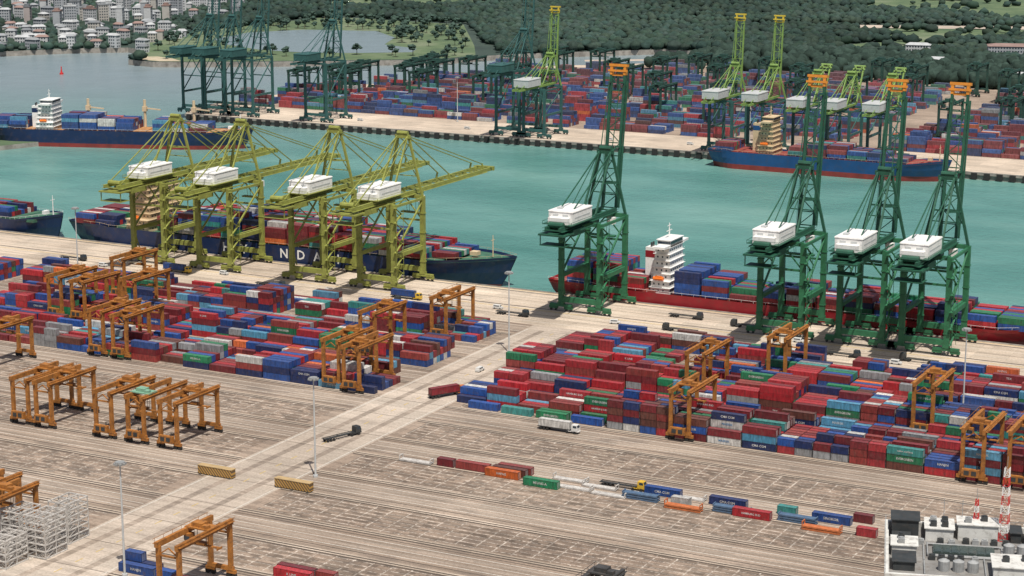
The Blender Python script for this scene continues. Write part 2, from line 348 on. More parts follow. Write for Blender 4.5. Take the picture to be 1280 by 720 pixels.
def container_mesh(L,cn,word):
    L=L/K; mb=MB(); c=jit(PAL[cn]); W_,H_=2.44,2.59; d=tuple(x*.7 for x in c)
    mb.box(.06,.06,.1,L-.06,W_-.06,H_-.06,0,c)
    for y in (0,W_-.14):
        for x in (0,L-.14): mb.box(x,y,0,x+.14,y+.14,H_,0,d)
        mb.box(.14,y,.02,L-.14,y+.14,.17,0,d); mb.box(.14,y,H_-.14,L-.14,y+.14,H_-.01,0,d)
    for x in (0,L-.14):
        mb.box(x,.14,.02,x+.14,W_-.14,.17,0,d); mb.box(x,.14,H_-.14,x+.14,W_-.14,H_-.01,0,d)
    n=int(L/.6)
    for i in range(n):
        x=.25+i*(L-.5)/n
        for y0,y1 in ((.01,.06),(W_-.06,W_-.01)): mb.box(x,y0,.19,x+.28,y1,H_-.17,0,c)
    for yy in (.55,.95,1.45,1.85): mb.box(L-.06,yy-.03,.2,L-.0,yy+.03,H_-.2,0,(.35,.35,.35))
    if word:
        mb2=min(1.1,(L*.5)/(len(word)*.62)); add_text(mb,word,mb2,L*.5,-.015,1.35,0,(.62,.62,.60) if cn!='white' else (.05,.2,.4))
    return mb.mesh('shipping_container',[M_cont],True)
cm={}
cname={'red':'bright red','maroon':'dark maroon','brick':'brick red','brown':'brown','blue':'blue','navy':'navy blue','sky':'pale blue','teal':'teal','green':'green','orange':'orange','white':'white','grey':'grey'}
loose_set=set((l[0],l[1]) for l in loose)
for c in visible[:300]:
    wd=random.choice(WORDS[c[4]]) if c[3]>7 else None
    key=(c[3],c[4],wd,random.randint(0,4))
    if key not in cm: cm[key]=container_mesh(c[3],c[4],wd)
    pos='alone on the open yard' if (c[0],c[1]) in loose_set else ('at the bottom of a stack' if c[2]<.1 else 'stacked on other containers')
    thing('shipping_container','%s %s corrugated container %s'%(cname[c[4]],'long' if c[3]>7 else 'short',pos),'shipping container',(c[0],c[1],c[2]+.03),0,'containers in the port yard',cm[key],K)
stuff=MB()
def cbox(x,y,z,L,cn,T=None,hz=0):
    c=jit(PAL[cn]); c=tuple(a*(1-hz)+b*hz for a,b in zip(c,(.24,.29,.32)))  # blends painted distance haze into the colours of far boxes
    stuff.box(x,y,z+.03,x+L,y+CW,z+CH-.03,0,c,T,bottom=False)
for c in rest:
    cbox(*c[:5])
    if c[5] and c[3]>7 and random.random()<.35:
        wd=random.choice(WORDS[c[4]])
        if wd: add_text(stuff,wd,min(.95,5.6/(len(wd)*.62)),c[0]+c[3]*.5,c[1]-.02,c[2]+1.15,0,(.6,.6,.58))
def ship_stack(x0,nb,ny,yc,zd,tf,T,wts=PW,bay=11.4,hz=0):
    for b in range(nb):
        h0=tf(b); bc=pick(wts)
        if h0<=0: continue
        for j in range(ny):
            h=max(0,h0+random.choice((-1,0,0,0,0)) ); 
            for t in range(h):
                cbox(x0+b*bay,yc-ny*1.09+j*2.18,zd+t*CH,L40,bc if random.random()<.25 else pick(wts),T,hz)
FW=[('red',12),('maroon',18),('brick',12),('brown',6),('blue',28),('navy',14),('sky',5),('teal',4),('green',5),('orange',2),('white',4),('grey',4)]
k=1122
while k<1430:
    x=-797
    while x<-150:
        cx=x+6; ok=inpoly(cx-3,k+2,term) and inpoly(x-6,k+20,term) and not(-372<cx<-340) and not(-566<cx<-552) and random.random()>.13
        if k<1130 and (-430<cx<-372): ok=random.random()<.4
        if k>=1340 and cx<-600: ok=ok and random.random()<.6
        if ok:
            hb=max(1,min(5,int(round(random.gauss(2.9,1.1))))); bc=pick(FW)
            for j in range(7):
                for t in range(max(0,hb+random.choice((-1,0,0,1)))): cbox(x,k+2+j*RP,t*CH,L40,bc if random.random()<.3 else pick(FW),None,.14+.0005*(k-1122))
        x+=BP
    k+=31

# ------------------------------------------------------------------ ship-to-shore cranes
M_white=paint('machinery_white',(.78,.78,.76),.45,.08,.3,gr=.22)
M_pgrey=paint('machinery_pale_grey',(.48,.50,.50),.5,.1,.5,gr=.2)
M_glass=paint('dark_glass',(.03,.045,.06),.12,.1,.5,gr=.0)
M_dark=paint('dark_steel',(.035,.04,.042),.6,.3,.5)
M_grey=paint('grey_steel',(.30,.31,.31),.5,.2,.5)
def crane(name,label,mats,boomup,blen,hy,width=8.0,G=23.0,H=35.0,apex=59.0,group='ship cranes on the near quay',detail=True,ang=82,loc=(0,0,0),rot=0,girdh=1.6,armw=1.0,legw=1.0,bx=3.0):
    mleg,mboom,mtip,mhouse=mats; a=armw; lw=legw
    R=thing(name,label,'port crane',loc,rot,group)
    for sx in (-1,1):
        for y in (0,G):
            m=MB(); m.beam((sx*width,y,3.6),(sx*width,y,H),1.9*lw,1.6*lw)
            if detail:
                for z in (8,20,28): m.cb((sx*width,y,z),(2.3*lw,2.0*lw,.4))
            m.obj('leg',mleg,R)
            m=MB(); X=sx*width
            m.box(X-4.6,y-.75,1.9,X+4.6,y+.75,2.9); m.box(X-1.2,y-.9,2.9,X+1.2,y+.9,3.8)
            for q in (-3.2,3.2): m.box(X+q-1.7,y-.6,1.0,X+q+1.7,y+.6,1.9)
            for q in (-4.2,-2.2,2.2,4.2): m.cyl((X+q,y-.3,.55),(X+q,y+.3,.55),.5,8,1)
            m.obj('wheel_bogie',[mleg,M_dark],R)
    for y in (0,G):
        m=MB(); m.beam((-width-1,y,4.8),(width+1,y,4.8),1.4*lw,2.0*lw); m.obj('sill_beam',mleg,R)
        m=MB(); m.beam((-width,y,H-.4),(width,y,H-.4),1.5*a,1.6*a); m.beam((-width,y,25),(0,y,H-1),.5*a); m.beam((width,y,25),(0,y,H-1),.5*a); m.beam((-width,y,25),(width,y,25),.8*a); m.obj('cross_girder',mleg,R)
    for sx in (-1,1):
        m=MB(); X=sx*width; m.beam((X,0,14),(X,G,14),1.2*lw,1.6*lw)
        m.beam((X,0,14.5),(X,G,H-2),.7*a); m.beam((X,0,H-1),(X,G,H-1),.9*a,1.1*a)
        if detail: m.beam((X,G*.5,25),(X,0,H-2),.4*a); m.beam((X,0,14.3),(X,3.5,5.5),.4*a); m.box(X-.9*sx-.5,0,15.0,X-.9*sx+.5,G,15.1); m.beam((X-1.3*sx,0,16),(X-1.3*sx,G,16),.1); m.beam((X-1.3*sx,0,15),(X-1.3*sx,0,16),.1)
        m.obj('portal_beam',mleg,R)
    zb=H+1.3
    m=MB()
    for sx in (-1,1): m.beam((sx*bx,-24,zb),(sx*bx,G+2.5,zb),1.0*a,girdh*a)
    y=-24
    while y<G+3: m.beam((-bx,y,zb-.3),(bx,y,zb-.3),.45*a); y+=6
    if detail:
        for sx in (-1,1):
            m.box(sx*(bx+1.0)-.5,-24,zb-.8,sx*(bx+1.0)+.5,G+2,zb-.7); m.beam((sx*(bx+1.5),-24,zb+.3),(sx*(bx+1.5),G+2,zb+.3),.12)
        m.box(-5.5,-25,zb-2.4,5.5,-17,zb-1.8); m.beam((-5,-24,zb-2),(-5,-24,zb-6),.3); m.beam((5,-24,zb-2),(5,-24,zb-6),.3); m.box(-5.2,-24.5,zb-6.2,5.2,-18,zb-6)
        m.box(-4.6,-16,zb-3.6,4.6,-6,zb-1.2); m.box(-3,2,zb-3.2,3,10,zb-1.2); m.beam((-7,-15,zb-1),(-7,12,zb-1),.4); m.beam((7,-15,zb-1),(7,12,zb-1),.4)
        m.cyl((-3,-21,zb+1.2),(3,-21,zb+1.2),1.1,10)
    m.obj('trolley_girder',mboom,R)
    hz=(G+2.5,zb)
    bm=MB()
    for sx in (-1,1): bm.beam((sx*bx,G+3,zb),(sx*bx,G+3+blen-5,zb),.9*a,girdh*a)
    y=G+3; s=1
    while y<G+blen-6:
        bm.beam((-bx,y,zb+.4),(bx,y,zb+.4),.45*a); bm.beam((-bx*s,y,zb+.3),(bx*s,y+5,zb+.3),.32*a); s=-s; y+=5
    for yy in (G+3+blen*.42,G+3+blen*.86):
        for sx in (-1,1): bm.beam((sx*bx,yy,zb+.5),(sx*bx*.8,yy,zb+3.2),.7*a)
    if detail:
        for sx in (-1,1): bm.box(sx*(bx+.8)-.35,G+3,zb-.8,sx*(bx+.8)+.35,G+blen-4,zb-.7); bm.beam((sx*(bx+1.1),G+3,zb+.3),(sx*(bx+1.1),G+blen-4,zb+.3),.1)
    if boomup: bm.rotx(0,hz[0],hz[1],math.radians(ang))
    B=bm.obj('boom',mboom,R)
    tp=MB()
    for sx in (-1,1): tp.beam((sx*bx,G+blen-2,zb),(sx*bx,G+blen+2,zb),1.15*a,1.8*a)
    tp.beam((-bx-1,G+blen+1.7,zb),(bx+1,G+blen+1.7,zb),1.1*a,2.0*a); tp.beam((-bx,G+blen-2,zb),(bx,G+blen-2,zb),.9*a); tp.beam((-bx-1.3,G+blen-.4,zb+.9),(bx+1.3,G+blen-.4,zb+.9),.9*a,.3)
    if boomup: tp.rotx(0,hz[0],hz[1],math.radians(ang))
    tp.obj('boom_tip',mtip,B)
    m=MB(); ap=2.4
    for sx in (-1,1):
        m.beam((sx*width,G,H),(sx*ap,G-1,apex),1.0*a); m.beam((sx*bx,G-16,H+2),(sx*ap,G-2,apex),.7*a)
        m.beam((sx*(width+ap)/2,G-.5,(H+apex)/2),(sx*(bx+ap)/2,G-9,(H+2+apex)/2),.45*a)
    m.beam((-ap-1,G-1.5,apex),(ap+1,G-1.5,apex),1.3*a,1.6*a); m.beam((-(width+ap)/2,G-.5,(H+apex)/2),((width+ap)/2,G-.5,(H+apex)/2),.6*a)
    m.beam((-5.8,G-.4,H+8),(5.8,G-.4,H+8),.4*a); m.beam((-6.2,G-.3,H+7),(2.6,G-1,apex-3),.35*a); m.beam((6.2,G-.3,H+7),(-2.6,G-1,apex-3),.35*a)
    m.cyl((-ap,G-1.5,apex+1.4),(ap,G-1.5,apex+1.4),.9,8)
    m.obj('a_frame',mboom,R)
    for sx in (-1,1):
        m=MB(); m.beam((sx*ap,G-2,apex),(sx*bx,-21,zb+1),.42*a)
        m.beam((sx*ap,G-2,apex),(sx*bx,-8,zb+1),.3*a)
        if not boomup:
            m.beam((sx*ap,G-1,apex),(sx*bx*.8,G+3+blen*.42,zb+3),.4*a); m.beam((sx*ap,G-1,apex),(sx*bx*.8,G+3+blen*.86,zb+3),.4*a)
        else:
            an=math.radians(ang); 
            def bp(l,o=3.0): return (G+2.5+l*math.cos(an)-o*math.sin(an),zb+l*math.sin(an)+o*math.cos(an))
            p1=bp(blen*.42); p2=bp(blen*.86)
            m.beam((sx*ap,G-1,apex),(sx*bx*.8,p1[0],p1[1]),.4*a)
            m.beam((sx*ap,G-1,apex),(sx*bx*.8,p2[0],p2[1]),.3*a)
        m.obj('stay_cable',mboom,R)
    m=MB(); m.box(-4.9,hy-8.3,zb+1.3,4.9,hy+8.3,zb+5.5); m.box(-5.1,hy-8.5,zb+5.5,5.1,hy+8.5,zb+5.9,ch=.15)
    if detail: m.box(-4.0,hy-10.8,zb+1.3,4.0,hy-8.3,zb+3.6)
    Hs=m.obj('machinery_house',mhouse,R)
    if detail:
        m=MB(); m.box(-6.0,hy-11.4,zb+1.05,6.0,hy+9.6,zb+1.27)
        for q in (-5.9,5.9): m.beam((q,hy-11.4,zb+2.3),(q,hy+9.6,zb+2.3),.12); m.beam((q,hy-11.4,zb+1.2),(q,hy-11.4,zb+2.3),.12); m.beam((q,hy+9.6,zb+1.2),(q,hy+9.6,zb+2.3),.12)
        m.beam((-5.9,hy-11.4,zb+2.3),(5.9,hy-11.4,zb+2.3),.12)
        m.obj('walkway',mboom,R)
        for x0 in (-3.2,.8):
            m=MB(); m.box(x0,hy-8.36,zb+3.9,x0+2.2,hy-8.3,zb+4.6); m.obj('vent',M_pgrey,Hs)
        m=MB(); m.box(4.9,hy-6.5,zb+3.0,4.95,hy+6.5,zb+3.5); m.obj('side_louvre',M_pgrey,Hs)
        m=MB(); m.box(-3.2,hy-5,zb+5.9,-1.4,hy-2.6,zb+6.5); m.obj('roof_fan',M_pgrey,Hs)
        m=MB(); z=4; s=1
        while z<H-3:
            m.beam((width+1.6,-s*2.4+1,z),(width+1.6,s*2.4+1,z+3),.7,.18); m.box(width+.9,s*2.4+.4,z+2.9,width+2.3,s*2.4+1.8,z+3.05); z+=3; s=-s
        for q in (-1.6,3.6): m.beam((width+2.3,q,3.5),(width+2.3,q,H-2),.14)
        m.obj('stair',mleg,R)
        m=MB(); yc=G-3 if boomup else G+6
        m.box(2.3,yc-1.4,zb-4.8,4.8,yc+1.5,zb-2.3); C=m.obj('operator_cab',mhouse,R)
        m=MB(); m.box(2.5,yc+1.5,zb-4.6,4.6,yc+1.56,zb-3.2); m.obj('window',M_glass,C)
        m=MB(); m.box(-3.4,yc-4,zb-1.9,3.4,yc+3,zb-1.2)
        for q in (-2.5,2.5):
            for w_ in (-2,1): m.beam((q,yc+w_,zb-1.5),(q*.8,yc+w_*.6,zb-9.4),.12)
        m.box(-5.2,yc-1.2,zb-9.8,5.2,yc+1.0,zb-9.2); m.obj('trolley',mleg,R)
    return R
G_ol=paint('olive_crane_paint',(.26,.285,.065),.5,.25,.4,grime=(.15,.10,.045),gr=.4)
G_gr=paint('dark_green_crane_paint',(.018,.092,.055),.5,.25,.4,grime=(.03,.045,.035),gr=.3)
G_g2=paint('green_crane_paint',(.028,.15,.07),.5,.25,.4,grime=(.03,.055,.035),gr=.3)
G_tl=paint('teal_crane_paint',(.035,.105,.10),.5,.2,.4,grime=(.04,.06,.055),gr=.2)
G_lm=paint('lime_crane_paint',(.19,.31,.08),.5,.2,.4,gr=.15)
G_or=paint('orange_tip_paint',(.62,.24,.03),.5,.15,.5,gr=.15)
G_yl=paint('yellow_tip_paint',(.60,.45,.05),.5,.15,.5,gr=.15)
c1=crane('ship_to_shore_crane','yellow-green quay crane with lowered boom and white machinery house',(G_ol,G_ol,G_ol,M_white),False,67,3,loc=(-520,665,0),armw=.88,legw=1.0,bx=3.3)
for x in (-486,-439.5,-407): clone(c1,(x,665,0))
c5=crane('ship_to_shore_crane','dark green quay crane with raised boom and orange tip',(G_g2,G_gr,G_or,M_white),True,56,-9,loc=(-317,665,0),legw=1.0,armw=.92,bx=2.8)
for x in (-237,-207,-184): clone(c5,(x,665,0))
f1=crane('ship_to_shore_crane','teal quay crane with raised boom at the opposite terminal',(G_tl,G_tl,G_tl,G_tl),True,66,-9,apex=62,H=38,group='ship cranes on the far quay',detail=False,loc=(-797,1072,0),ang=84,armw=.78,legw=.8,bx=2.8)
for x in (-779,-757,-700,-561): clone(f1,(x,1072,0))
f2=crane('ship_to_shore_crane','lime green crane with raised boom and teal legs',(G_tl,G_lm,G_yl,M_pgrey),True,47,-9,width=7,apex=48,H=30,group='ship cranes on the far quay',detail=False,loc=(-543,1072,0),ang=86,armw=.75,legw=.8,bx=2.3)
for x in (-422,-398): clone(f2,(x,1072,0))
f3=crane('ship_to_shore_crane','low lime green crane with raised boom and teal legs',(G_tl,G_lm,G_lm,M_pgrey),True,24,-9,width=6.5,apex=46,H=28,group='ship cranes on the far quay',detail=False,loc=(-372,1074,0),ang=60,armw=.75,legw=.8,bx=2.3)
for x in (-352,-328): clone(f3,(x,1074,0))

# ------------------------------------------------------------------ rubber tyred gantry cranes
M_rtg=paint('ochre_gantry_paint',(.36,.145,.03),.55,.35,.5,grime=(.09,.042,.025),gr=.7)
M_rtgd=paint('green_gantry_paint',(.02,.07,.055),.55,.3,.5,gr=.3)
M_cabg=paint('pale_green_roof_paint',(.20,.38,.27),.5,.2,.5)
def rtg(label,mat,roofm,loc,group,ty=9,hoist=8,sc=K,H=15.8):
    R=thing('yard_gantry_crane',label,'gantry crane',loc,0,group,None,sc); S=23.5; hx=3.4
    for y in (0,S):
        for sx in (-1,1):
            m=MB(); m.beam((sx*hx,y,2.2),(sx*hx,y,H),1.25,1.05); m.obj('leg',mat,R)
            m=MB(); m.box(sx*(hx+.2)-1.5,y-.45,1.3,sx*(hx+.2)+1.5,y+.45,2.3); Bg=m.obj('wheel_bogie',mat,R)
            for q in (-.95,.95):
                m=MB(); m.cyl((sx*(hx+.2)+q,y-.3,.8),(sx*(hx+.2)+q,y+.3,.8),.8,12); m.obj('wheel',M_rubber,Bg)
        m=MB(); m.beam((-hx-1,y,2.7),(hx+1,y,2.7),1.0,1.2); m.obj('sill_beam',mat,R)
        m=MB(); m.beam((-hx,y,H-2.6),(hx,y,H-2.6),.5); m.beam((-hx,y,H-2.6),(0,y,H-.2),.32); m.beam((hx,y,H-2.6),(0,y,H-.2),.32); m.obj('end_tie_beam',mat,R)
    for sx in (-1,1):
        m=MB(); m.beam((sx*hx,-1.2,H+.5),(sx*hx,S+1.2,H+.5),1.0,1.6)
        m.box(sx*(hx+.8)-.45,-1,H+.7,sx*(hx+.8)+.45,S+1,H+.78)
        for q in range(0,25,4): m.beam((sx*(hx+1.2),q,H+.7),(sx*(hx+1.2),q,H+1.9),.08)
        m.beam((sx*(hx+1.2),-1,H+1.9),(sx*(hx+1.2),S+1,H+1.9),.1)
        m.obj('main_girder',mat,R)
    m=MB(); m.box(-hx-.6,ty-2.4,H+1.2,hx+.6,ty+2.4,H+1.6); m.box(-2.2,ty-1.6,H+1.6,1.4,ty+1.2,H+2.8); m.box(1.6,ty-2.0,H+1.6,3.4,ty-.4,H+2.5)
    T=m.obj('trolley',[roofm],R)
    m=MB()
    for qx in (-2,2):
        for qy in (-.8,.8): m.beam((qx,ty+qy,H+1.3),(qx*.9,ty+qy*.6,hoist),.1)
    m.obj('hoist_rope',M_dark,T)
    m=MB(); m.box(-6,ty-.45,hoist-.35,6,ty+.45,hoist); 
    for q in (-5.9,5.9): m.box(q-.15,ty-1.2,hoist-.6,q+.15,ty+1.2,hoist-.05)
    m.box(-1.4,ty-.8,hoist,1.4,ty+.8,hoist+.7); m.obj('spreader',mat,T)
    m=MB(); m.box(-hx-.3,ty-3.2,H-2.2,-hx+1.7,ty-1.0,H-.2); C=m.obj('operator_cab',mat,R)
    m=MB(); m.box(-hx-.2,ty-3.26,H-2.0,-hx+1.6,ty-3.2,H-.9); m.obj('window',M_glass,C)
    m=MB(); m.box(-3,-2.0,2.4,2.6,-.6,4.9); m.box(-2.2,-2.1,3,-.6,-2.0,4.4,1); m.box(.2,-2.1,3,1.8,-2.0,4.4,1); m.cyl((1.8,-1.2,4.9),(1.8,-1.2,6.2),.18,6,1); m.obj('power_unit',[mat,M_dark],R)
    m=MB()
    for q in (-.3,.3): m.beam((-hx-1+q,S,3),(-hx-1+q,S,H),.09)
    z=3.4
    while z<H: m.beam((-hx-1.3,S,z),(-hx-.7,S,z),.08); z+=.8
    for z in (8,13): m.box(-hx-1.7,S-.7,z,-hx-.4,S+.7,z+.08)
    m.obj('ladder',mat,R)
    return R
A1=rtg('rusty ochre rubber tyred gantry crane straddling container stacks',M_rtg,M_rtg,(-344,604,0),'yard gantry cranes',8,13,H=17)
A2=rtg('rusty ochre rubber tyred gantry crane over an empty lane',M_rtg,M_rtg,(-405,452,0),'yard gantry cranes',15,12)
A3=rtg('ochre gantry crane with pale green trolley roof',M_rtg,M_cabg,(-361,452,0),'yard gantry cranes',5,11)
A4=rtg('rusty ochre rubber tyred gantry crane straddling container stacks',M_rtg,M_rtg,(-353,570,0),'yard gantry cranes',16,13,H=18)
for x,k in [(-334,529),(-477,566.5),(-219,529),(-216,604),(-131,529),(-428,529)]: clone(A1,(x,k,0))
for x,k in [(-343,531),(-438,529),(-488,566.5),(-488,604),(-460,575),(-231,570),(-156,566.5),(-118,529)]: clone(A4,(x,k,0))
for x,k in [(-459,496),(-396,452),(-373,452),(-349,452),(-335,354),(-344,358),(-274,353)]: clone(A2,(x,k,0))
M_rtgk=paint('dark_gantry_paint',(.05,.05,.05),.6,.3,.5,gr=.4)
rtg('dark grey gantry crane over the empty container lane',M_rtgk,M_rtgk,(-176,365.5,0),'yard gantry cranes',20,10)
D1=rtg('dark green rubber tyred gantry crane at the opposite terminal',M_rtgd,M_rtgd,(-770,1151,0),'gantry cranes at the opposite terminal',8,16,sc=1.1,H=19)
ks=[1118+31*i for i in range(10)]
for x,i in [(-745,2),(-720,3),(-702,5),(-735,1),(-650,4),(-600,6),(-560,8),(-575,7),(-540,8),(-520,6),(-505,8),(-470,7),(-455,6),(-430,9),(-415,9),(-395,8),(-360,9),(-610,3),(-690,2),(-640,8),(-660,7),(-320,9),(-300,9),(-330,8),(-760,2),(-757,3),(-730,4),(-712,4),(-735,5),(-700,7),(-680,8),(-440,4),(-480,3),(-540,4),(-300,5),(-590,1),(-510,2),(-460,1),(-410,5),(-380,6),(-640,2),(-575,5),(-320,2),(-290,3)]: clone(D1,(x,ks[i],0))

# ------------------------------------------------------------------ ships
M_navy=paint('navy_hull_paint',(.010,.026,.085),.4,.2,.15,gr=.25)
M_rhull=paint('red_hull_paint',(.27,.012,.02),.4,.25,.15,gr=.3)
M_bhull=paint('blue_hull_paint',(.014,.07,.20),.4,.2,.15,gr=.2)
M_boot=paint('red_boot_topping',(.24,.035,.03),.5,.3,.2,gr=.3)
M_deckg=paint('green_deck_paint',(.045,.14,.09),.7,.3,.3,gr=.4)
M_deckr=paint('brown_deck_paint',(.26,.05,.04),.7,.3,.3,gr=.4)
M_decko=paint('orange_deck_paint',(.42,.21,.08),.7,.3,.3,gr=.4)
M_beige=paint('beige_superstructure_paint',(.60,.47,.30),.5,.1,.3,gr=.2)
M_orange=paint('lifeboat_orange',(.75,.17,.02),.4,.1,.5,gr=.05)
M_letter=paint('white_lettering',(.78,.78,.76),.5,.05,.5,gr=.05)
def ship(label,L,B,zd,mh,md,msup,loc,rot,sx,sw,floors,boot=-3.2,word=None,funnel=None,rise=2.5,mhouse_w=None):
    R=thing('container_ship',label,'ship',loc,rot,'ships in the harbour'); n=44
    def hb_d(t): 
        if t<.06: return .80+.2*(t/.06)
        if t<.82: return 1
        u=(t-.82)/.18; return max(0.0,1-u**2.1)
    def hb_w(t):
        if t<.14: return .25+.75*math.sin(t/.14*math.pi/2)
        if t<.72: return 1
        u=(t-.72)/.28; return max(0.0,1-u**1.5)
    secs=[]
    for i in range(n+1):
        t=i/n; zt=zd+ (rise*max(0,(t-.84)/.16)**.8 if t>.84 else 0) + (.6 if t<.1 else 0)
        row=[]
        for zz,f in ((-9,0),(boot,.35),((boot+zt)/2,.7),(zt+1.1,1)):
            hb=hb_w(t)*(1-f)+hb_d(t)*f; xx=t*L-(1-f)*L*.03*max(0,(t-.7)/.3)*1.6+ (1-f)*L*.02*max(0,(.1-t)/.1)
            row.append((xx,max(.02,hb)*B/2,zz))
        secs.append((row,zt))
    m=MB()
    for i in range(n):
        a,b=secs[i][0],secs[i+1][0]
        for j in range(3):
            for s in (-1,1):
                q=[(a[j][0],s*a[j][1],a[j][2]),(b[j][0],s*b[j][1],b[j][2]),(b[j+1][0],s*b[j+1][1],b[j+1][2]),(a[j+1][0],s*a[j+1][1],a[j+1][2])]
                if s>0: q=q[::-1]
                m.quad(q,1 if j==0 else 0)
    a=secs[0][0]
    for j in range(3): m.quad([(a[j][0],a[j][1],a[j][2]),(a[j][0],-a[j][1],a[j][2]),(a[j+1][0],-a[j+1][1],a[j+1][2]),(a[j+1][0],a[j+1][1],a[j+1][2])],1 if j==0 else 0)
    Hh=m.obj('hull',[mh,M_boot],R)
    if word:
        t=MB()
        for chx,lx in word[0]: add_text(t,chx,word[1],lx,-B/2-.06,word[2],0,None,1.0)
        t.obj('lettering',M_letter,Hh)
    m=MB()
    for i in range(n):
        (a,za),(b,zb_)=secs[i],secs[i+1]
        m.quad([(a[3][0],-a[3][1]+.15,za),(b[3][0],-b[3][1]+.15,zb_),(b[3][0],b[3][1]-.15,zb_),(a[3][0],a[3][1]-.15,za)])
    m.obj('deck',md,R)
    x=L*.06
    while x<L*.84:
        if not (sx-sw/2-2<x<sx+sw/2+2): m=MB(); m.box(x,-B*.42,zd+.05,x+10.6,B*.42,zd+1.3); m.obj('hatch_cover',md,R)
        x+=11.4
    fh=zd+rise; m=MB(); m.box(L*.905,-1.6,fh,L*.92,1.6,fh+1.6); m.obj('winch',msup,R)
    m=MB(); m.cyl((L*.95,0,fh),(L*.95,0,fh+9),.3,6,0,.15); m.beam((L*.95,-1.5,fh+7),(L*.95,1.5,fh+7),.2)
    m.obj('foremast',msup,R)
    m=MB(); z=zd; hw=(mhouse_w or B*.44); hl=sw/2
    for i in range(floors):
        k=1-.045*i; ww=hw*(1 if i<2 else .8); m.box(sx-hl*k,-ww,z,sx+hl*k,ww,z+2.5)
        m.box(sx-hl*k-.5,-ww-.7,z+2.5,sx+hl*k+.5,ww+.7,z+2.62)
        m.box(sx-hl*k-.5,-ww-.7,z+3.3,sx+hl*k+.5,-ww-.65,z+3.36); m.box(sx+hl*k+.45,-ww-.6,z+3.3,sx+hl*k+.5,ww+.7,z+3.36)
        y=-ww+1
        while y<ww-1:
            m.box(sx+hl*k,y,z+1.0,sx+hl*k+.04,y+.6,z+1.7,1); m.box(sx-hl*k-.04,y,z+1.0,sx-hl*k,y+.6,z+1.7,1); y+=2
        x=sx-hl*k+1
        while x<sx+hl*k-1:
            m.box(x,-ww-.04,z+1.0,x+.6,-ww,z+1.7,1); x+=2
        z+=2.62
    m.box(sx-hl*.6,-hw*.7,z,sx+hl*.8,hw*.7,z+2.6); m.box(sx-1.5,-B*.5,z,sx+hl*.8,B*.5,z+.9); m.box(sx-hl*.7,-hw*.75,z+2.6,sx+hl*.9,hw*.75,z+2.75)
    Sp=m.obj('superstructure',[msup,M_glass],R)
    m=MB(); m.box(sx+hl*.8,-hw*.69,z+1.1,sx+hl*.8+.05,hw*.69,z+2.1); m.obj('bridge_window',M_glass,Sp)
    m=MB(); m.box(sx-hl*.55,-hw*.7-.05,z+1.1,sx+hl*.78,-hw*.7,z+2.1); m.obj('bridge_window',M_glass,Sp)
    m=MB(); m.cyl((sx,0,z+2.7),(sx,0,z+8.5),.35,6,0,.15); m.beam((sx,-2.5,z+5.5),(sx,2.5,z+5.5),.25); m.beam((sx,-1.6,z+7.5),(sx,1.6,z+7.5),.2); m.obj('radar_mast',msup,Sp)
    m=MB(); fx=sx-hl-3.0; m.box(fx-2.0,-2.2,zd,fx+2.0,2.2,z-1.5,0); m.box(fx-2.05,-2.25,z-5.5,fx+2.05,2.25,z-2.8,1)
    for q in (-1,1): m.cyl((fx,q,z-1.5),(fx,q,z+.3),.4,8,2)
    m.obj('funnel',[msup,funnel or mh,M_dark],R)
    for s in (-1,1):
        m=MB(); yy=s*(hw+.9); m.cyl((sx-2.4,yy,zd+6.3),(sx+1.8,yy,zd+6.3),.75,8); m.box(sx-1.6,yy-.5,zd+6.6,sx+1.2,yy+.5,zd+7.3); m.obj('lifeboat',M_orange,R)
    for s in (-1,1):
        m=MB()
        for i in range(n):
            a,b=secs[i][0][3],secs[i+1][0][3]; m.beam((a[0],s*(a[1]-.1),a[2]+.9),(b[0],s*(b[1]-.1),b[2]+.9),.08)
            m.beam((a[0],s*(a[1]-.1),a[2]-.1),(a[0],s*(a[1]-.1),a[2]+.9),.07)
        m.obj('railing',msup,R)
    return R
def T0(loc,rot): return (math.cos(rot),math.sin(rot),loc[0],loc[1])
l1=(-590,709.5,0); ship('long navy container ship stacked with boxes beneath lowered cranes',223,32,5.8,M_navy,M_deckg,M_beige,l1,0,40,12,8,word=([('H',89.4),('Y',98.6),('U',108),('N',119.3),('D',127.9),('A',136.2),('I',146.6)],5.6,3.4),rise=2.2)
SW=[('red',22),('maroon',18),('brick',12),('blue',16),('navy',9),('green',11),('white',6),('teal',5),('grey',4),('orange',2)]
ship_stack(6,2,14,0,7.1,lambda b:2,T0(l1,0),SW); ship_stack(52,12,14,0,7.2,lambda b:[3,4,4,5,4,4,4,4,3,3,2,2][b],T0(l1,0),SW); ship_stack(189,1,10,0,7.7,lambda b:1,T0(l1,0),SW)
l2=(-346,705.5,0); ship('dark red feeder ship with white bridge tower at the quay',215,24,3.0,M_rhull,M_deckr,M_white,l2,0,48,8,7,rise=2.5,funnel=M_rhull,mhouse_w=8.5)
SW2=[('red',20),('maroon',20),('blue',16),('green',20),('navy',6),('brick',8),('teal',4),('white',3)]
ship_stack(9,2,10,0,4.3,lambda b:[4,4][b],T0(l2,0),SW2); ship_stack(31,1,10,0,4.3,lambda b:2,T0(l2,0),SW2)
ship_stack(55,1,10,0,4.3,lambda b:4,T0(l2,0),[('blue',5),('navy',2)]); ship_stack(66.4,2,10,0,4.3,lambda b:[3,2][b],T0(l2,0),[('blue',2),('maroon',3),('green',3),('red',2)])
ship_stack(89.2,10,10,0,4.3,lambda b:[2,3,2,3,2,2,3,2,2,1][b],T0(l2,0),SW2)
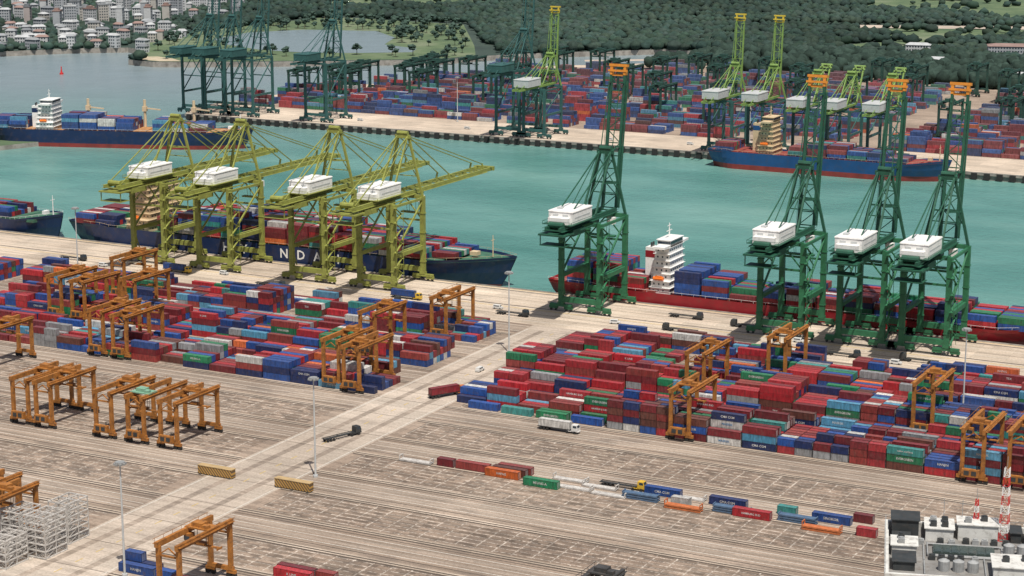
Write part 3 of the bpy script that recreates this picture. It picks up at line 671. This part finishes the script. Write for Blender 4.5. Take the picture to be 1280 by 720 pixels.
a3=math.atan2(49,146); l3=(-836+8*-math.sin(a3)-2,921+6,0); ship('dark hulled container ship with blue boxes in the channel',165,22,5.2,M_navy,M_decko,M_white,l3,a3,37,11,6,boot=-1.6,rise=2.5)
BW=[('blue',40),('navy',10),('sky',8),('white',4),('orange',3),('maroon',8),('brick',4)]
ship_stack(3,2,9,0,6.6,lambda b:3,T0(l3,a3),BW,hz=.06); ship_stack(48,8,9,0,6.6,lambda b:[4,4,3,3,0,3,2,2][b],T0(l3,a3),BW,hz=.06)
l4=(-418,1052,0); ship('blue container ship with beige bridge tower at the far quay',138,23,4.5,M_bhull,M_deckr,M_beige,l4,0,34,9,7,boot=-1.2,rise=2.5,mhouse_w=8)
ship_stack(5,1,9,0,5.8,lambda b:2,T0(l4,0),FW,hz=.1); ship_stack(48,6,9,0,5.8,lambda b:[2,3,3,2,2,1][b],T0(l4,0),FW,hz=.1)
l5=(-718,705,0); ship('navy container ship bow with green and red boxes',118,24,4.5,M_navy,M_deckg,M_white,l5,0,20,10,5,boot=-3.4)
ship_stack(38,5,9,0,5.8,lambda b:[2,3,3,2,2][b],T0(l5,0),SW2)
for d in (58,94,125):
    m=MB(); m.cyl((0,0,5.5),(0,0,23),.9,8); m.beam((0,0,18),(10,0,17),.7); m.box(-1.3,-1.3,16,1.3,1.3,19)
    o=m.obj('deck_crane',M_beige,None); 
    par=[q for q in bpy.data.objects if q.name.startswith('container_ship') and abs(q.rotation_euler[2]-a3)<1e-4][0]
    o.parent=par; o.location=(d,9.3,0)
conto=stuff.obj('shipping_containers',[M_cont],None,True,kind='stuff'); conto['label']='mass of mixed red, blue and green stacked shipping containers'; conto['category']='shipping containers'

# ------------------------------------------------------------------ light masts
lm=thing('light_mast','tall grey floodlight mast standing on the yard','light mast',(-529,629,0),0,'floodlight masts in the yard')
m=MB(); m.cyl((0,0,0),(0,0,29),.3,8,0,.18); m.cyl((0,0,0),(0,0,.6),.7,8); m.obj('mast',M_pgrey,lm)
m=MB(); m.cyl((0,0,28.6),(0,0,29),1.2,10)
for i in range(8):
    t=i*math.pi/4; m.cb((1.2*math.cos(t),1.2*math.sin(t),28.5),(.6,.6,.5))
m.obj('lamp_head',M_grey,lm)
for p in ((-313,599),(-296,449),(-294.5,362),(-420,1115),(-620,1115),(-300,1115),(-150,590)): clone(lm,(*p,0))

# ------------------------------------------------------------------ trucks and yard furniture
M_tw=paint('white_cab_paint',(.62,.62,.60),.4,.08,1,gr=.1); M_ty=paint('yellow_cab_paint',(.62,.40,.04),.4,.1,1,gr=.2); M_to=paint('orange_cab_paint',(.50,.15,.03),.4,.1,1,gr=.2)
def truck(label,cabm,loc,rot,load=None,group='trucks in the port'):
    R=thing('container_truck',label,'truck',loc,rot,group,None,K)
    m=MB(); m.box(0,-.45,1.0,13,.45,1.25); m.box(0,-1.2,1.25,.3,1.2,1.4); m.box(12.6,-1.2,1.25,12.9,1.2,1.4); m.box(6,-1.2,1.25,6.3,1.2,1.4)
    for y in (-1.15,1.0): m.box(0,y,1.15,12.9,y+.15,1.4)
    m.obj('chassis',M_dark,R)
    m=MB(); m.box(13.3,-1.2,1.0,15.7,1.2,2.1); m.quad([(13.3,-1.2,2.1),(15.7,-1.2,2.1),(15.3,-1.1,3.2),(13.3,-1.1,3.2)]); m.quad([(15.7,1.2,2.1),(13.3,1.2,2.1),(13.3,1.1,3.2),(15.3,1.1,3.2)])
    m.quad([(15.7,-1.2,2.1),(15.7,1.2,2.1),(15.3,1.1,3.2),(15.3,-1.1,3.2)]); m.quad([(13.3,1.2,2.1),(13.3,-1.2,2.1),(13.3,-1.1,3.2),(13.3,1.1,3.2)]); m.quad([(13.3,-1.1,3.2),(15.3,-1.1,3.2),(15.3,1.1,3.2),(13.3,1.1,3.2)])
    m.box(11.5,-1.1,.7,15.9,1.1,1.0); C=m.obj('cab',cabm,R)
    m=MB(); m.quad([(15.68,-1.0,2.2),(15.68,1.0,2.2),(15.37,.95,3.05),(15.37,-.95,3.05)]); m.obj('window',M_glass,C)
    m=MB(); m.quad([(13.9,-1.21,2.2),(15.4,-1.21,2.2),(15.2,-1.14,3.0),(13.9,-1.14,3.0)]); m.obj('window',M_glass,C)
    for x in (1.2,2.5,3.8,11.7,14.6):
        for y in (-1.0,1.0):
            m=MB(); m.cyl((x,y-.25,.5),(x,y+.25,.5),.5,10); m.obj('wheel',M_rubber,R)
    if load:
        me=container_mesh(L40,load,None); link('load_container',me,R,(.4,-1.22,1.42))
    return R
t0=truck('yard truck with dark empty trailer',M_dark,(-312,478,0),math.radians(70))
t1=truck('white truck hauling a white container along the lane',M_tw,(-262,521,0),0,'white')
t2=truck('orange cab truck carrying a maroon container across the road',M_to,(-308,534,0),math.radians(60),'maroon')
t3=truck('yellow truck hauling a blue container on the quay',M_ty,(-395,656,0),0,'blue')
for x,y,r in ((-345,650,0),(-285,676,0),(-375,648,math.pi),(-560,655,0),(-265,655,math.pi),(-455,650,0),(-245,672,math.pi),(-215,648,0),(-175,652,math.pi)): clone(t0,(x,y,0),r,'yard truck with empty trailer driving on the quay')
clone(t3,(-505,655,0),0)
t4=truck('yellow cab truck with empty trailer beside loose containers',M_ty,(-222,480,0),0)
def van(label,mat,loc,rot):
    R=thing('van',label,'van',loc,rot,'vans in the port',None,K)
    m=MB(); m.box(0,-.9,.35,4.6,.9,1.1); m.box(.1,-.85,1.1,3.6,.85,1.9,ch=.12); m.obj('body',mat,R)
    m=MB(); m.box(.5,-.88,1.25,3.2,-.84,1.65); m.obj('window',M_glass,R); m=MB(); m.box(3.55,-.7,1.2,3.62,.7,1.7); m.obj('window',M_glass,R)
    for x in (.9,3.7):
        for y in (-.85,.85): m=MB(); m.cyl((x,y-.1,.35),(x,y+.1,.35),.35,10); m.obj('wheel',M_rubber,R)
    return R
v1=van('small white van driving on the concrete',M_tw,(-310,570,0),math.radians(90))
for x,y,r in ((-350,657,0),(-270,647,0),(-420,652,3.14),(-535,650,0),(-230,660,0),(-190,646,0),(-300,655,.3),(-480,660,0),(-140,650,0),(-500,1085,0),(-450,1090,0),(-600,1088,0),(-330,1085,0),(-680,1090,0)): clone(v1,(x,y,0),r)
def stripe_mat():
    m,nt,b=_nt('hazard_striped_paint'); g=N(nt,'ShaderNodeTexCoord'); mp=N(nt,'ShaderNodeMapping'); mp.inputs['Rotation'].default_value=(0,math.radians(40),0); nt.links.new(g.outputs['Object'],mp.inputs[0])
    w_=N(nt,'ShaderNodeTexWave',Scale=.42); w_.bands_direction='X'; nt.links.new(mp.outputs[0],w_.inputs['Vector'])
    r=ramp(nt,w_.outputs[1],[(.42,(.44,.25,.06)),(.55,(.12,.08,.045))]); nt.links.new(r.outputs[0],b.inputs['Base Color']); b.inputs['Roughness'].default_value=.7; return m
M_hz=stripe_mat()
def barrier(loc):
    R=thing('striped_barrier','long yellow brown striped steel barrier beside the road','barrier',loc,0,'striped barriers beside the road')
    m=MB(); m.box(0,-1.0,.3,11.5,1.0,2.6); m.obj('panel',M_hz,R)
    m=MB(); m.box(-.1,-1.1,2.6,11.6,1.1,2.75); m.obj('cap',paint('barrier_cap',(.42,.30,.15),.7),R)
    for x in (.4,5.3,10.3):
        m=MB(); m.box(x,-1.2,0,x+.8,1.2,.3); m.obj('foot',M_dark,R)
    return R
b1=barrier((-327,437,0)); clone(b1,(-301,437,0))
def flatrack(label,mat,loc,ends=True,n=1,group='flat racks lying in the yard'):
    R=thing('flat_rack',label,'flat rack',loc,0,group,None,K)
    for i in range(n):
        z=i*.75; m=MB(); m.box(0,0,z+.1,12.1,.25,z+.6); m.box(0,2.2,z+.1,12.1,2.44,z+.6); m.box(.1,.25,z+.35,12,2.2,z+.55)
        m.obj('base',mat,R)
    for x in (0,11.8):
        m=MB(); z=(n-1)*.75
        for y in (0,2.2): m.box(x,y,z+.6,x+.3,y+.24,z+(1.9 if ends else .9))
        m.box(x,.24,z+(1.6 if ends else .7),x+.3,2.2,z+(1.9 if ends else .9)); m.obj('end_frame',mat,R)
    return R
M_fw=paint('worn_white_paint',(.52,.50,.47),.6,.25,.8,gr=.5); M_fo=paint('worn_orange_paint',(.50,.15,.05),.6,.25,.8,gr=.4); M_fb=paint('worn_blue_paint',(.08,.14,.23),.6,.25,.8,gr=.4)
fr=flatrack('worn white flat rack lying on the yard',M_fw,(-283,473,0))
for x,y in ((-232,472),(-226,476),(-221,471),(-201,478.5),(-236,478)): clone(fr,(x,y,0))
fo=flatrack('orange flat rack with low end frames on the yard',M_fo,(-198.5,469.5,0),True,2); clone(fo,(-160,470,0))
fb=flatrack('blue flat rack lying on the yard',M_fb,(-212,472,0),False,3); clone(fb,(-186,473,0)); clone(fb,(-134,480,0)); clone(fb,(-168,474,0))
def frame_stack(loc,lv,w_=6,d_=8,sp=1.75):
    R=thing('white_steel_rack','tall stack of white open steel frames','steel rack',loc,0,'white open steel frame stacks')
    for x in (0,w_/2,w_):
        for y in (0,d_/2,d_):
            m=MB(); m.beam((x,y,0),(x,y,lv*sp+.3),.24); m.obj('post',M_fw,R)
    for i in range(lv+1):
        z=i*sp+.15; m=MB()
        for y in (0,d_/2,d_): m.beam((0,y,z),(w_,y,z),.28)
        for x in (0,w_/2,w_): m.beam((x,0,z),(x,d_,z),.28)
        for q in (2,4): m.beam((q*w_/6,0,z-.02),(q*w_/6,d_,z-.02),.12)
        if i<lv: m.beam((0,0,z),(w_/2,0,z+sp),.12); m.beam((w_,0,z),(w_,d_/2,z+sp),.12)
        m.obj('shelf_frame',M_fw,R)
    return R
q1=frame_stack((-325,362,0),6); clone(q1,(-333,362,0)); q2=frame_stack((-329,352,0),4); clone(q1,(-327,373,0)); clone(q2,(-337,351,0)); clone(q2,(-341,364,0))

# ------------------------------------------------------------------ roof building bottom right
M_bw=paint('white_render',(.60,.60,.57),.7,.15,.25,gr=.45); M_rf=paint('grey_roof',(.22,.215,.205),.85,.25,.3,gr=.5); M_gl2=paint('green_glass_roof',(.05,.07,.065),.2,.3,.6,gr=.1)
RB=math.radians(17); DP=34
BO=(-121.5+DP*math.sin(RB),415-DP*math.cos(RB))
Bd=thing('port_office_building','white office block with plant rooms and tanks on its roof','building',(BO[0],BO[1],0),RB)
m=MB(); m.box(0,0,0,64,DP,24)
for z in range(2,23,4):
    for i in range(20): m.box(1.5+i*3.1,-.08,z,3.6+i*3.1,0,z+2,1)
m.obj('wall',[M_bw,M_glass],Bd)
m=MB(); m.box(.6,.6,24,63.4,DP-.6,24.25); Rf=m.obj('roof',M_rf,Bd)
m=MB(); m.box(-.3,-.3,24,64.3,.55,25.8); m.box(-.3,DP-.55,24,64.3,DP+.3,25.8); m.box(-.3,.56,24,.55,DP-.56,25.8); m.box(63.45,.56,24,64.3,DP-.56,25.8); m.obj('parapet',M_bw,Rf)
D0=DP-18
def roofbox(name,x0,y0,z0,x1,y1,z1,mat,lip=.3):
    y0+=D0;y1+=D0
    m=MB(); m.box(x0,y0,z0,x1,y1,z1); m.box(x0-lip,y0-lip,z1,x1+lip,y1+lip,z1+.2); return m.obj(name,mat,Rf)
roofbox('dark_plant_room',1.2,10.5,24.25,7.0,16.6,28.4,M_dark)
roofbox('plant_room',8.5,10,24.25,14.5,17,27.0,M_bw); roofbox('plant_room',15.5,11.5,24.25,24,17,27.8,M_bw); roofbox('plant_room',1.2,-1,24.25,6.5,5,26.6,M_bw); roofbox('plant_room',30,6,24.25,44,16,27.0,M_bw)
roofbox('plant_room',22,-11,24.25,36,-3,26.6,M_bw); roofbox('dark_plant_room',1.5,-10,24.25,6,-3.5,26.2,M_dark); roofbox('dark_plant_room',26.8,11.5,24.25,29,16.5,26.5,M_dark); roofbox('dark_plant_room',1.5,6.2,24.25,5,9.4,26,M_dark)
m=MB(); m.box(10,1+D0,24.26,23,6+D0,24.9)
for i in range(7): m.box(10.3+i*1.8,1.2+D0,24.92,11.7+i*1.8,5.8+D0,25.05)
m.obj('skylight',M_gl2,Rf)
for (x,y) in ((26,4),(28.8,4),(12,-8),(15,-8),(18,-8)):
    m=MB(); m.cyl((x,y+D0,24.25),(x,y+D0,26.4),1.2,14); m.cyl((x,y+D0,26.4),(x,y+D0,26.8),1.2,14,0,.4); m.obj('water_tank',M_grey,Rf)
for (x,y,z) in ((9.5,11,27.2),(12,11,27.2),(9.5,14,27.2),(12,14.2,27.2),(17,12.5,28),(20.5,14,28),(2.5,0,26.8),(2.5,3,26.8),(32,8,27.2),(36,11,27.2),(9,-2.5,24.25),(11,-2.5,24.25),(13,-2.5,24.25),(15,-2.5,24.25),(24,-8,26.8),(28,-7,26.8),(18,-2.5,24.25),(16.5,9,24.25),(18.5,9,24.25),(20.5,9,24.25),(22.5,9,24.25),(25,9,24.25),(6.8,7,24.25),(11,8,24.25),(13.4,7.6,24.25)):
    m=MB(); y+=D0; m.box(x,y,z,x+1.4,y+1.5,z+1.0); m.cyl((x+.7,y+.75,z+1.0),(x+.7,y+.75,z+1.2),.5,10); m.obj('air_conditioner',random.choice((M_grey,M_dark,M_dark)),Rf)
for (p,q) in (((8,-3,24.5),(8,7.5,24.5)),((9,7.2,24.5),(30,7.2,24.5)),((24.6,-2,24.5),(24.6,7,24.5)),((8,-12,24.6),(8,-4,24.6)),((9,.3,24.6),(30,.3,24.6)),((9,-.4,24.6),(30,-.4,24.6)),((20.6,-12,24.6),(20.6,-1,24.6)),((9,6.6,24.8),(24,6.6,24.8)),((8.8,-.4,24.9),(8.8,7,24.9))):
    m=MB(); m.cyl((p[0],p[1]+D0,p[2]),(q[0],q[1]+D0,q[2]),.18,6); m.obj('roof_pipe',M_grey,Rf)
for x in (16.5,12.5):
    m=MB(); m.cyl((x,16.5+D0,27),(x,16.5+D0,32),.07,5); m.beam((x-.8,16.5+D0,31),(x+.8,16.5+D0,31),.08); m.obj('roof_antenna',M_grey,Rf)
m=MB(); m.box(-.05,DP+.1,26.8,64.05,DP+.17,26.87)
for i in range(0,65,2): m.box(i-.03,DP+.1,25.8,i+.03,DP+.17,26.8)
m.box(-.2,-.2,26.8,-.1,DP+.17,26.87)
for i in range(0,DP,2): m.box(-.2,i,25.8,-.1,i+.06,26.8)
m.obj('railing',M_grey,Rf)
M_rd=paint('mast_red',(.55,.03,.03),.5,.1,.5,gr=.05)
def lattice(label,x,y,z0,h,w_,seg):
    R=thing('lattice_mast',label,'mast',(x,y,z0),0,'red and white lattice masts')
    n=int(h/seg)
    for i in range(n):
        a=w_*(1-.5*i/n); b=w_*(1-.5*(i+1)/n); z=i*seg; m=MB()
        P=[(-1,-1),(1,-1),(1,1),(-1,1)]
        for k in range(4):
            p,q=P[k],P[(k+1)%4]
            m.beam((p[0]*a,p[1]*a,z),(p[0]*b,p[1]*b,z+seg),.12); m.beam((p[0]*a,p[1]*a,z),(q[0]*b,q[1]*b,z+seg),.07); m.beam((q[0]*a,q[1]*a,z),(p[0]*b,p[1]*b,z+seg),.07); m.beam((p[0]*a,p[1]*a,z+.05),(q[0]*a,q[1]*a,z+.05),.09)
        m.obj('mast_section',M_rd if i%2==0 else M_white,R)
    m=MB(); m.cyl((0,0,n*seg),(0,0,n*seg+2.5),.06,6); m.obj('antenna',M_grey,R)
    return R
def rb(x,y): y+=D0; return (BO[0]+math.cos(RB)*x-math.sin(RB)*y,BO[1]+math.sin(RB)*x+math.cos(RB)*y)
lattice('tall red and white lattice mast on the office roof',*rb(25.4,13),24.25,17,1.0,2.1)
lattice('short red and white lattice mast on the office roof',*rb(19.5,16),28.0,4.5,.5,1.5)

# ------------------------------------------------------------------ vegetation
def forest_mat(name,dark,light):
    m,nt,b=_nt(name); a=N(nt,'ShaderNodeAttribute',attribute_name='Col'); g=N(nt,'ShaderNodeNewGeometry')
    n=N(nt,'ShaderNodeTexNoise',Scale=.35,Detail=6.0,Roughness=.7); nt.links.new(g.outputs['Position'],n.inputs['Vector'])
    r=ramp(nt,n.outputs[0],[(.35,dark),(.7,light)]); c=mixc(nt,r.outputs[0],a.outputs[0],1.0,'MULTIPLY')
    nt.links.new(c,b.inputs['Base Color']); b.inputs['Roughness'].default_value=.95; b.inputs['Specular IOR Level'].default_value=.1; return m
M_for=forest_mat('tree_canopy',(.030,.052,.043),(.042,.069,.055))  # leaf colours have the bluish haze of distance painted in
import bmesh
bm_=bmesh.new(); bmesh.ops.create_icosphere(bm_,subdivisions=2,radius=1); IV=np.array([v.co[:] for v in bm_.verts]); IF=np.array([[v.index for v in f.verts] for f in bm_.faces]); bm_.free()
bm_=bmesh.new(); bmesh.ops.create_icosphere(bm_,subdivisions=1,radius=1); JV=np.array([v.co[:] for v in bm_.verts]); JF=np.array([[v.index for v in f.verts] for f in bm_.faces]); bm_.free()
def canopy(name,pts,mat,jr=.26,**props):
    VV=[];FF=[];CC=[];off=0
    for (x,y,z,r,h,tone,hi) in pts:
        bv,bf=(IV,IF) if hi else (JV,JF)
        k=1+np.random.uniform(-jr,jr,(len(bv),1)); v=bv*k*np.array([r*random.uniform(.8,1.2),r*random.uniform(.8,1.2),h])+np.array([x,y,z])
        VV.append(v); FF.append(bf+off); off+=len(bv); CC.append(np.repeat(np.array([[tone[0],tone[1],tone[2],1.0]]),len(bf)*3,0)*np.repeat(np.random.uniform(.85,1.15,(len(bf),1)),3,0))
    V=np.concatenate(VV);F=np.concatenate(FF);Cc=np.concatenate(CC)
    me=bpy.data.meshes.new(name); me.vertices.add(len(V)); me.vertices.foreach_set('co',V.astype(np.float32).ravel())
    me.loops.add(len(F)*3); me.loops.foreach_set('vertex_index',F.astype(np.int32).ravel()); me.polygons.add(len(F)); me.polygons.foreach_set('loop_start',np.arange(0,len(F)*3,3,dtype=np.int32))
    me.update(calc_edges=True); at=me.color_attributes.new('Col','FLOAT_COLOR','CORNER'); at.data.foreach_set('color',Cc.astype(np.float32).ravel()); me.materials.append(mat)
    return link(name,me,None,**props)
city=[W(1650,-520),W(1650,-262),W(2050,-300),W(2500,-330),W(2500,-720)]
roads=[[W(1640,60),W(1652,60),W(1700,480),W(1680,480)],[W(1980,100),W(2010,100),W(1960,560),W(1925,560)]]
for i,r_ in enumerate(roads): sheet('country_road',r_,.5+.004*i,M_road)
pts=[]
pen0=[(-1150,1560),(-1120,1400),(-1000,1300),(-800,1430),(-790,1500),(-850,1580),(-960,1750),(-1130,1760)]
F=1480
while F<2480:
    R_=-.285*F
    while R_<.285*F:
        x,y=W(F+random.uniform(-4,4),R_+random.uniform(-4,4)); R_+=7.0+(F-1500)*.003
        if not inpoly(x,y,main): continue
        if any(inpoly(x,y,l) for l in lawns): 
            if random.random()>.07: continue
        if any(inpoly(x,y,l) for l in roads): continue
        if -1160<x<-780 and y<1760 and inpoly(x,y,pen0): continue
        ic=inpoly(x,y,city)
        if random.random()>(.9 if ic else .98): continue
        r=random.uniform(3.6,6.0)*(.78 if ic else 1); t=random.uniform(.8,1.1); cl=math.sin(x*.011+1.3)*math.cos(y*.009)+.6*math.sin(x*.031)*math.sin(y*.027+2)
        t*=1+.2*cl; tone=(t*random.uniform(.9,1.12),t,t*random.uniform(.9,1.1))
        h=r*random.uniform(.55,.85); pts.append((x,y,.4+h*.55+random.uniform(.5,2.6)*(.3 if ic else 1),r,h,tone,F<1800))
    F+=7.4+(F-1500)*.004
canopy('distant_woodland',pts,M_for,kind='stuff')
pts=[]
for i in range(900):
    x=random.uniform(-640,-150); y=random.uniform(1450,1600)
    if (x<-470 and random.random()<.3) or not inpoly(x,y,term): continue
    r=random.uniform(3.5,6.5); t=random.uniform(.6,1.1); pts.append((x,y,4+random.uniform(0,3),r,r*.95,(t,t,t),True))
canopy('roadside_tree_belt',pts,M_for,kind='stuff')
M_bark=paint('bark',(.12,.09,.06),.9,.2,1)
def tree_meshes(i):
    m=MB(); H=random.uniform(5,7); m.cyl((0,0,0),(0,0,H),.4,6,0,.22)
    for k in range(4):
        t=k*1.6+i; m.cyl((0,0,H*.7),(2.2*math.cos(t),2.2*math.sin(t),H+1.5),.2,5,0,.08)
    trunk=m.mesh('trunk',[M_bark]); p=[]
    for k in range(11):
        t=random.uniform(0,6.28); rr=random.uniform(0,3.4); tn=random.uniform(.8,1.6)
        p.append((rr*math.cos(t),rr*math.sin(t),H+random.uniform(0,3.6),random.uniform(1.3,2.3),random.uniform(1,1.7),(tn,tn,tn),True))
    o=canopy('crown',p,M_for,.36); cr=o.data; bpy.data.objects.remove(o); return trunk,cr
tms=[tree_meshes(i) for i in range(4)]
def tree(x,y,s):
    tr,cr=random.choice(tms); R=thing('tree','leafy green tree on the grassy peninsula shore','tree',(x,y,.4),random.uniform(0,6),'trees on the peninsula'); R.scale=(s,s,s)
    link('trunk',tr,R); link('crown',cr,R)
pen=[(-1055,1350),(-1016,1326),(-940,1368),(-825,1446),(-810,1482),(-850,1550),(-960,1730),(-1130,1750),(-1120,1440)]
cnt=0
while cnt<200:
    x=random.uniform(-1140,-800); y=random.uniform(1320,1750)
    if inpoly(x,y,pen) and not inpoly(x,y,lagp):
        if random.random()<(.9 if (y-1330)>.75*(x+1060)+110 else .25): tree(x,y,random.uniform(.5,.95)); cnt+=1

# ------------------------------------------------------------------ city buildings
wcols=[('pale_wall_white',(.47,.49,.50)),('pale_wall_cream',(.41,.40,.37)),('pale_wall_grey',(.33,.355,.38)),('pale_wall_pink',(.37,.33,.32))]
rcols=[('roof_grey',(.27,.29,.305)),('roof_tile',(.25,.17,.15)),('roof_pale',(.40,.42,.43)),('roof_dark',(.15,.165,.18))]
def building(x,y,l,d,fl,rot,wc,rc,desc,cat='building',grp='buildings on the far shore',fh=2.7):
    R=thing('apartment_building',desc,cat,(x,y,.4),rot,grp); H=fl*fh
    m=MB(); m.box(-l/2,-d/2,0,l/2,d/2,H)
    for f in range(fl):
        z=f*fh+.8; i=-l/2+.8
        while i<l/2-1.6:
            m.box(i,-d/2-.08,z,i+1.2,-d/2,z+1.2,1); i+=2.3
        i=-d/2+.8
        while i<d/2-1.6: m.box(l/2,i,z,l/2+.08,i+1.2,z+1.2,1); i+=2.3
    m.obj('wall',[paint(*wc,.8,.1,.1,gr=.2),M_glass],R)
    m=MB()
    if fl<=5:
        a,b=l/2+.5,d/2+.5; h=1.9
        m.quad([(-a,-b,H),(a,-b,H),(a-b*.6,0,H+h),(-a+b*.6,0,H+h)]); m.quad([(a,b,H),(-a,b,H),(-a+b*.6,0,H+h),(a-b*.6,0,H+h)]); m.quad([(a,-b,H),(a,b,H),(a-b*.6,0,H+h)]); m.quad([(-a,b,H),(-a,-b,H),(-a+b*.6,0,H+h)])
    else: m.box(-l/2-.3,-d/2-.3,H,l/2+.3,d/2+.3,H+1); m.box(-2.5,-2,H+1,2.5,2.5,H+3.0)
    m.obj('roof',paint(*rc,.85,.2,.1,gr=.3),R)
names={'pale_wall_white':'white','pale_wall_cream':'cream','pale_wall_grey':'grey','pale_wall_pink':'pale pink'}; rn={'roof_grey':'grey','roof_tile':'red tiled','roof_pale':'pale','roof_dark':'dark'}
placed=[]; tries=0
while len(placed)<220 and tries<16000:
    tries+=1; F_=random.uniform(1690,2400); R_=random.uniform(-.28,-.135)*F_; x,y=W(F_,R_)
    if not inpoly(x,y,main) or inpoly(x,y,pen): continue
    if R_/F_>-.165 and F_<2050: continue
    if any(math.hypot(x-a,y-b)<(16 if F_<1950 else 17) for a,b in placed): continue
    placed.append((x,y)); fl=random.choice((2,2,3,3,4)) if F_<1950 else random.choice((3,4,5,6,7))
    wc=random.choices(wcols,[8,2,3,.6])[0]; rc=random.choices(rcols,[4,1.5,3,1])[0]
    building(x,y,random.uniform(7,13),random.uniform(5.5,7.5),fl,math.radians(27.5)+random.choice((0,0,.4,-.5,1.57)),wc,rc,'%s %s apartment block with %s roof among trees'%(names[wc[0]],'low' if fl<6 else 'tall',rn[rc[0]]))
building(-398,1668,40,20,4,.3,wcols[2],rcols[1],'long grey warehouse with reddish roof beside woodland')
building(-430,1560,22,11,3,.1,wcols[0],rcols[2],'low white port building behind container stacks')
building(-345,1480,20,10,3,.1,wcols[0],rcols[2],'low white port building behind container stacks')
building(-470,1640,20,10,4,.2,wcols[0],rcols[2],'low white building beside the country road')
building(-360,1610,22,11,4,.2,wcols[0],rcols[0],'low white building beside the country road')
Bu=thing('navigation_buoy','red navigation buoy floating in the channel','buoy',(-1050,1240,-4)); 
m=MB(); m.cyl((0,0,-.5),(0,0,1.2),1.6,12); m.obj('float',M_rd,Bu); m=MB(); m.cyl((0,0,1.2),(0,0,5.2),.9,8,0,.3)
m.cyl((0,0,5.2),(0,0,6.2),.5,8); m.obj('light_tower',M_rd,Bu)
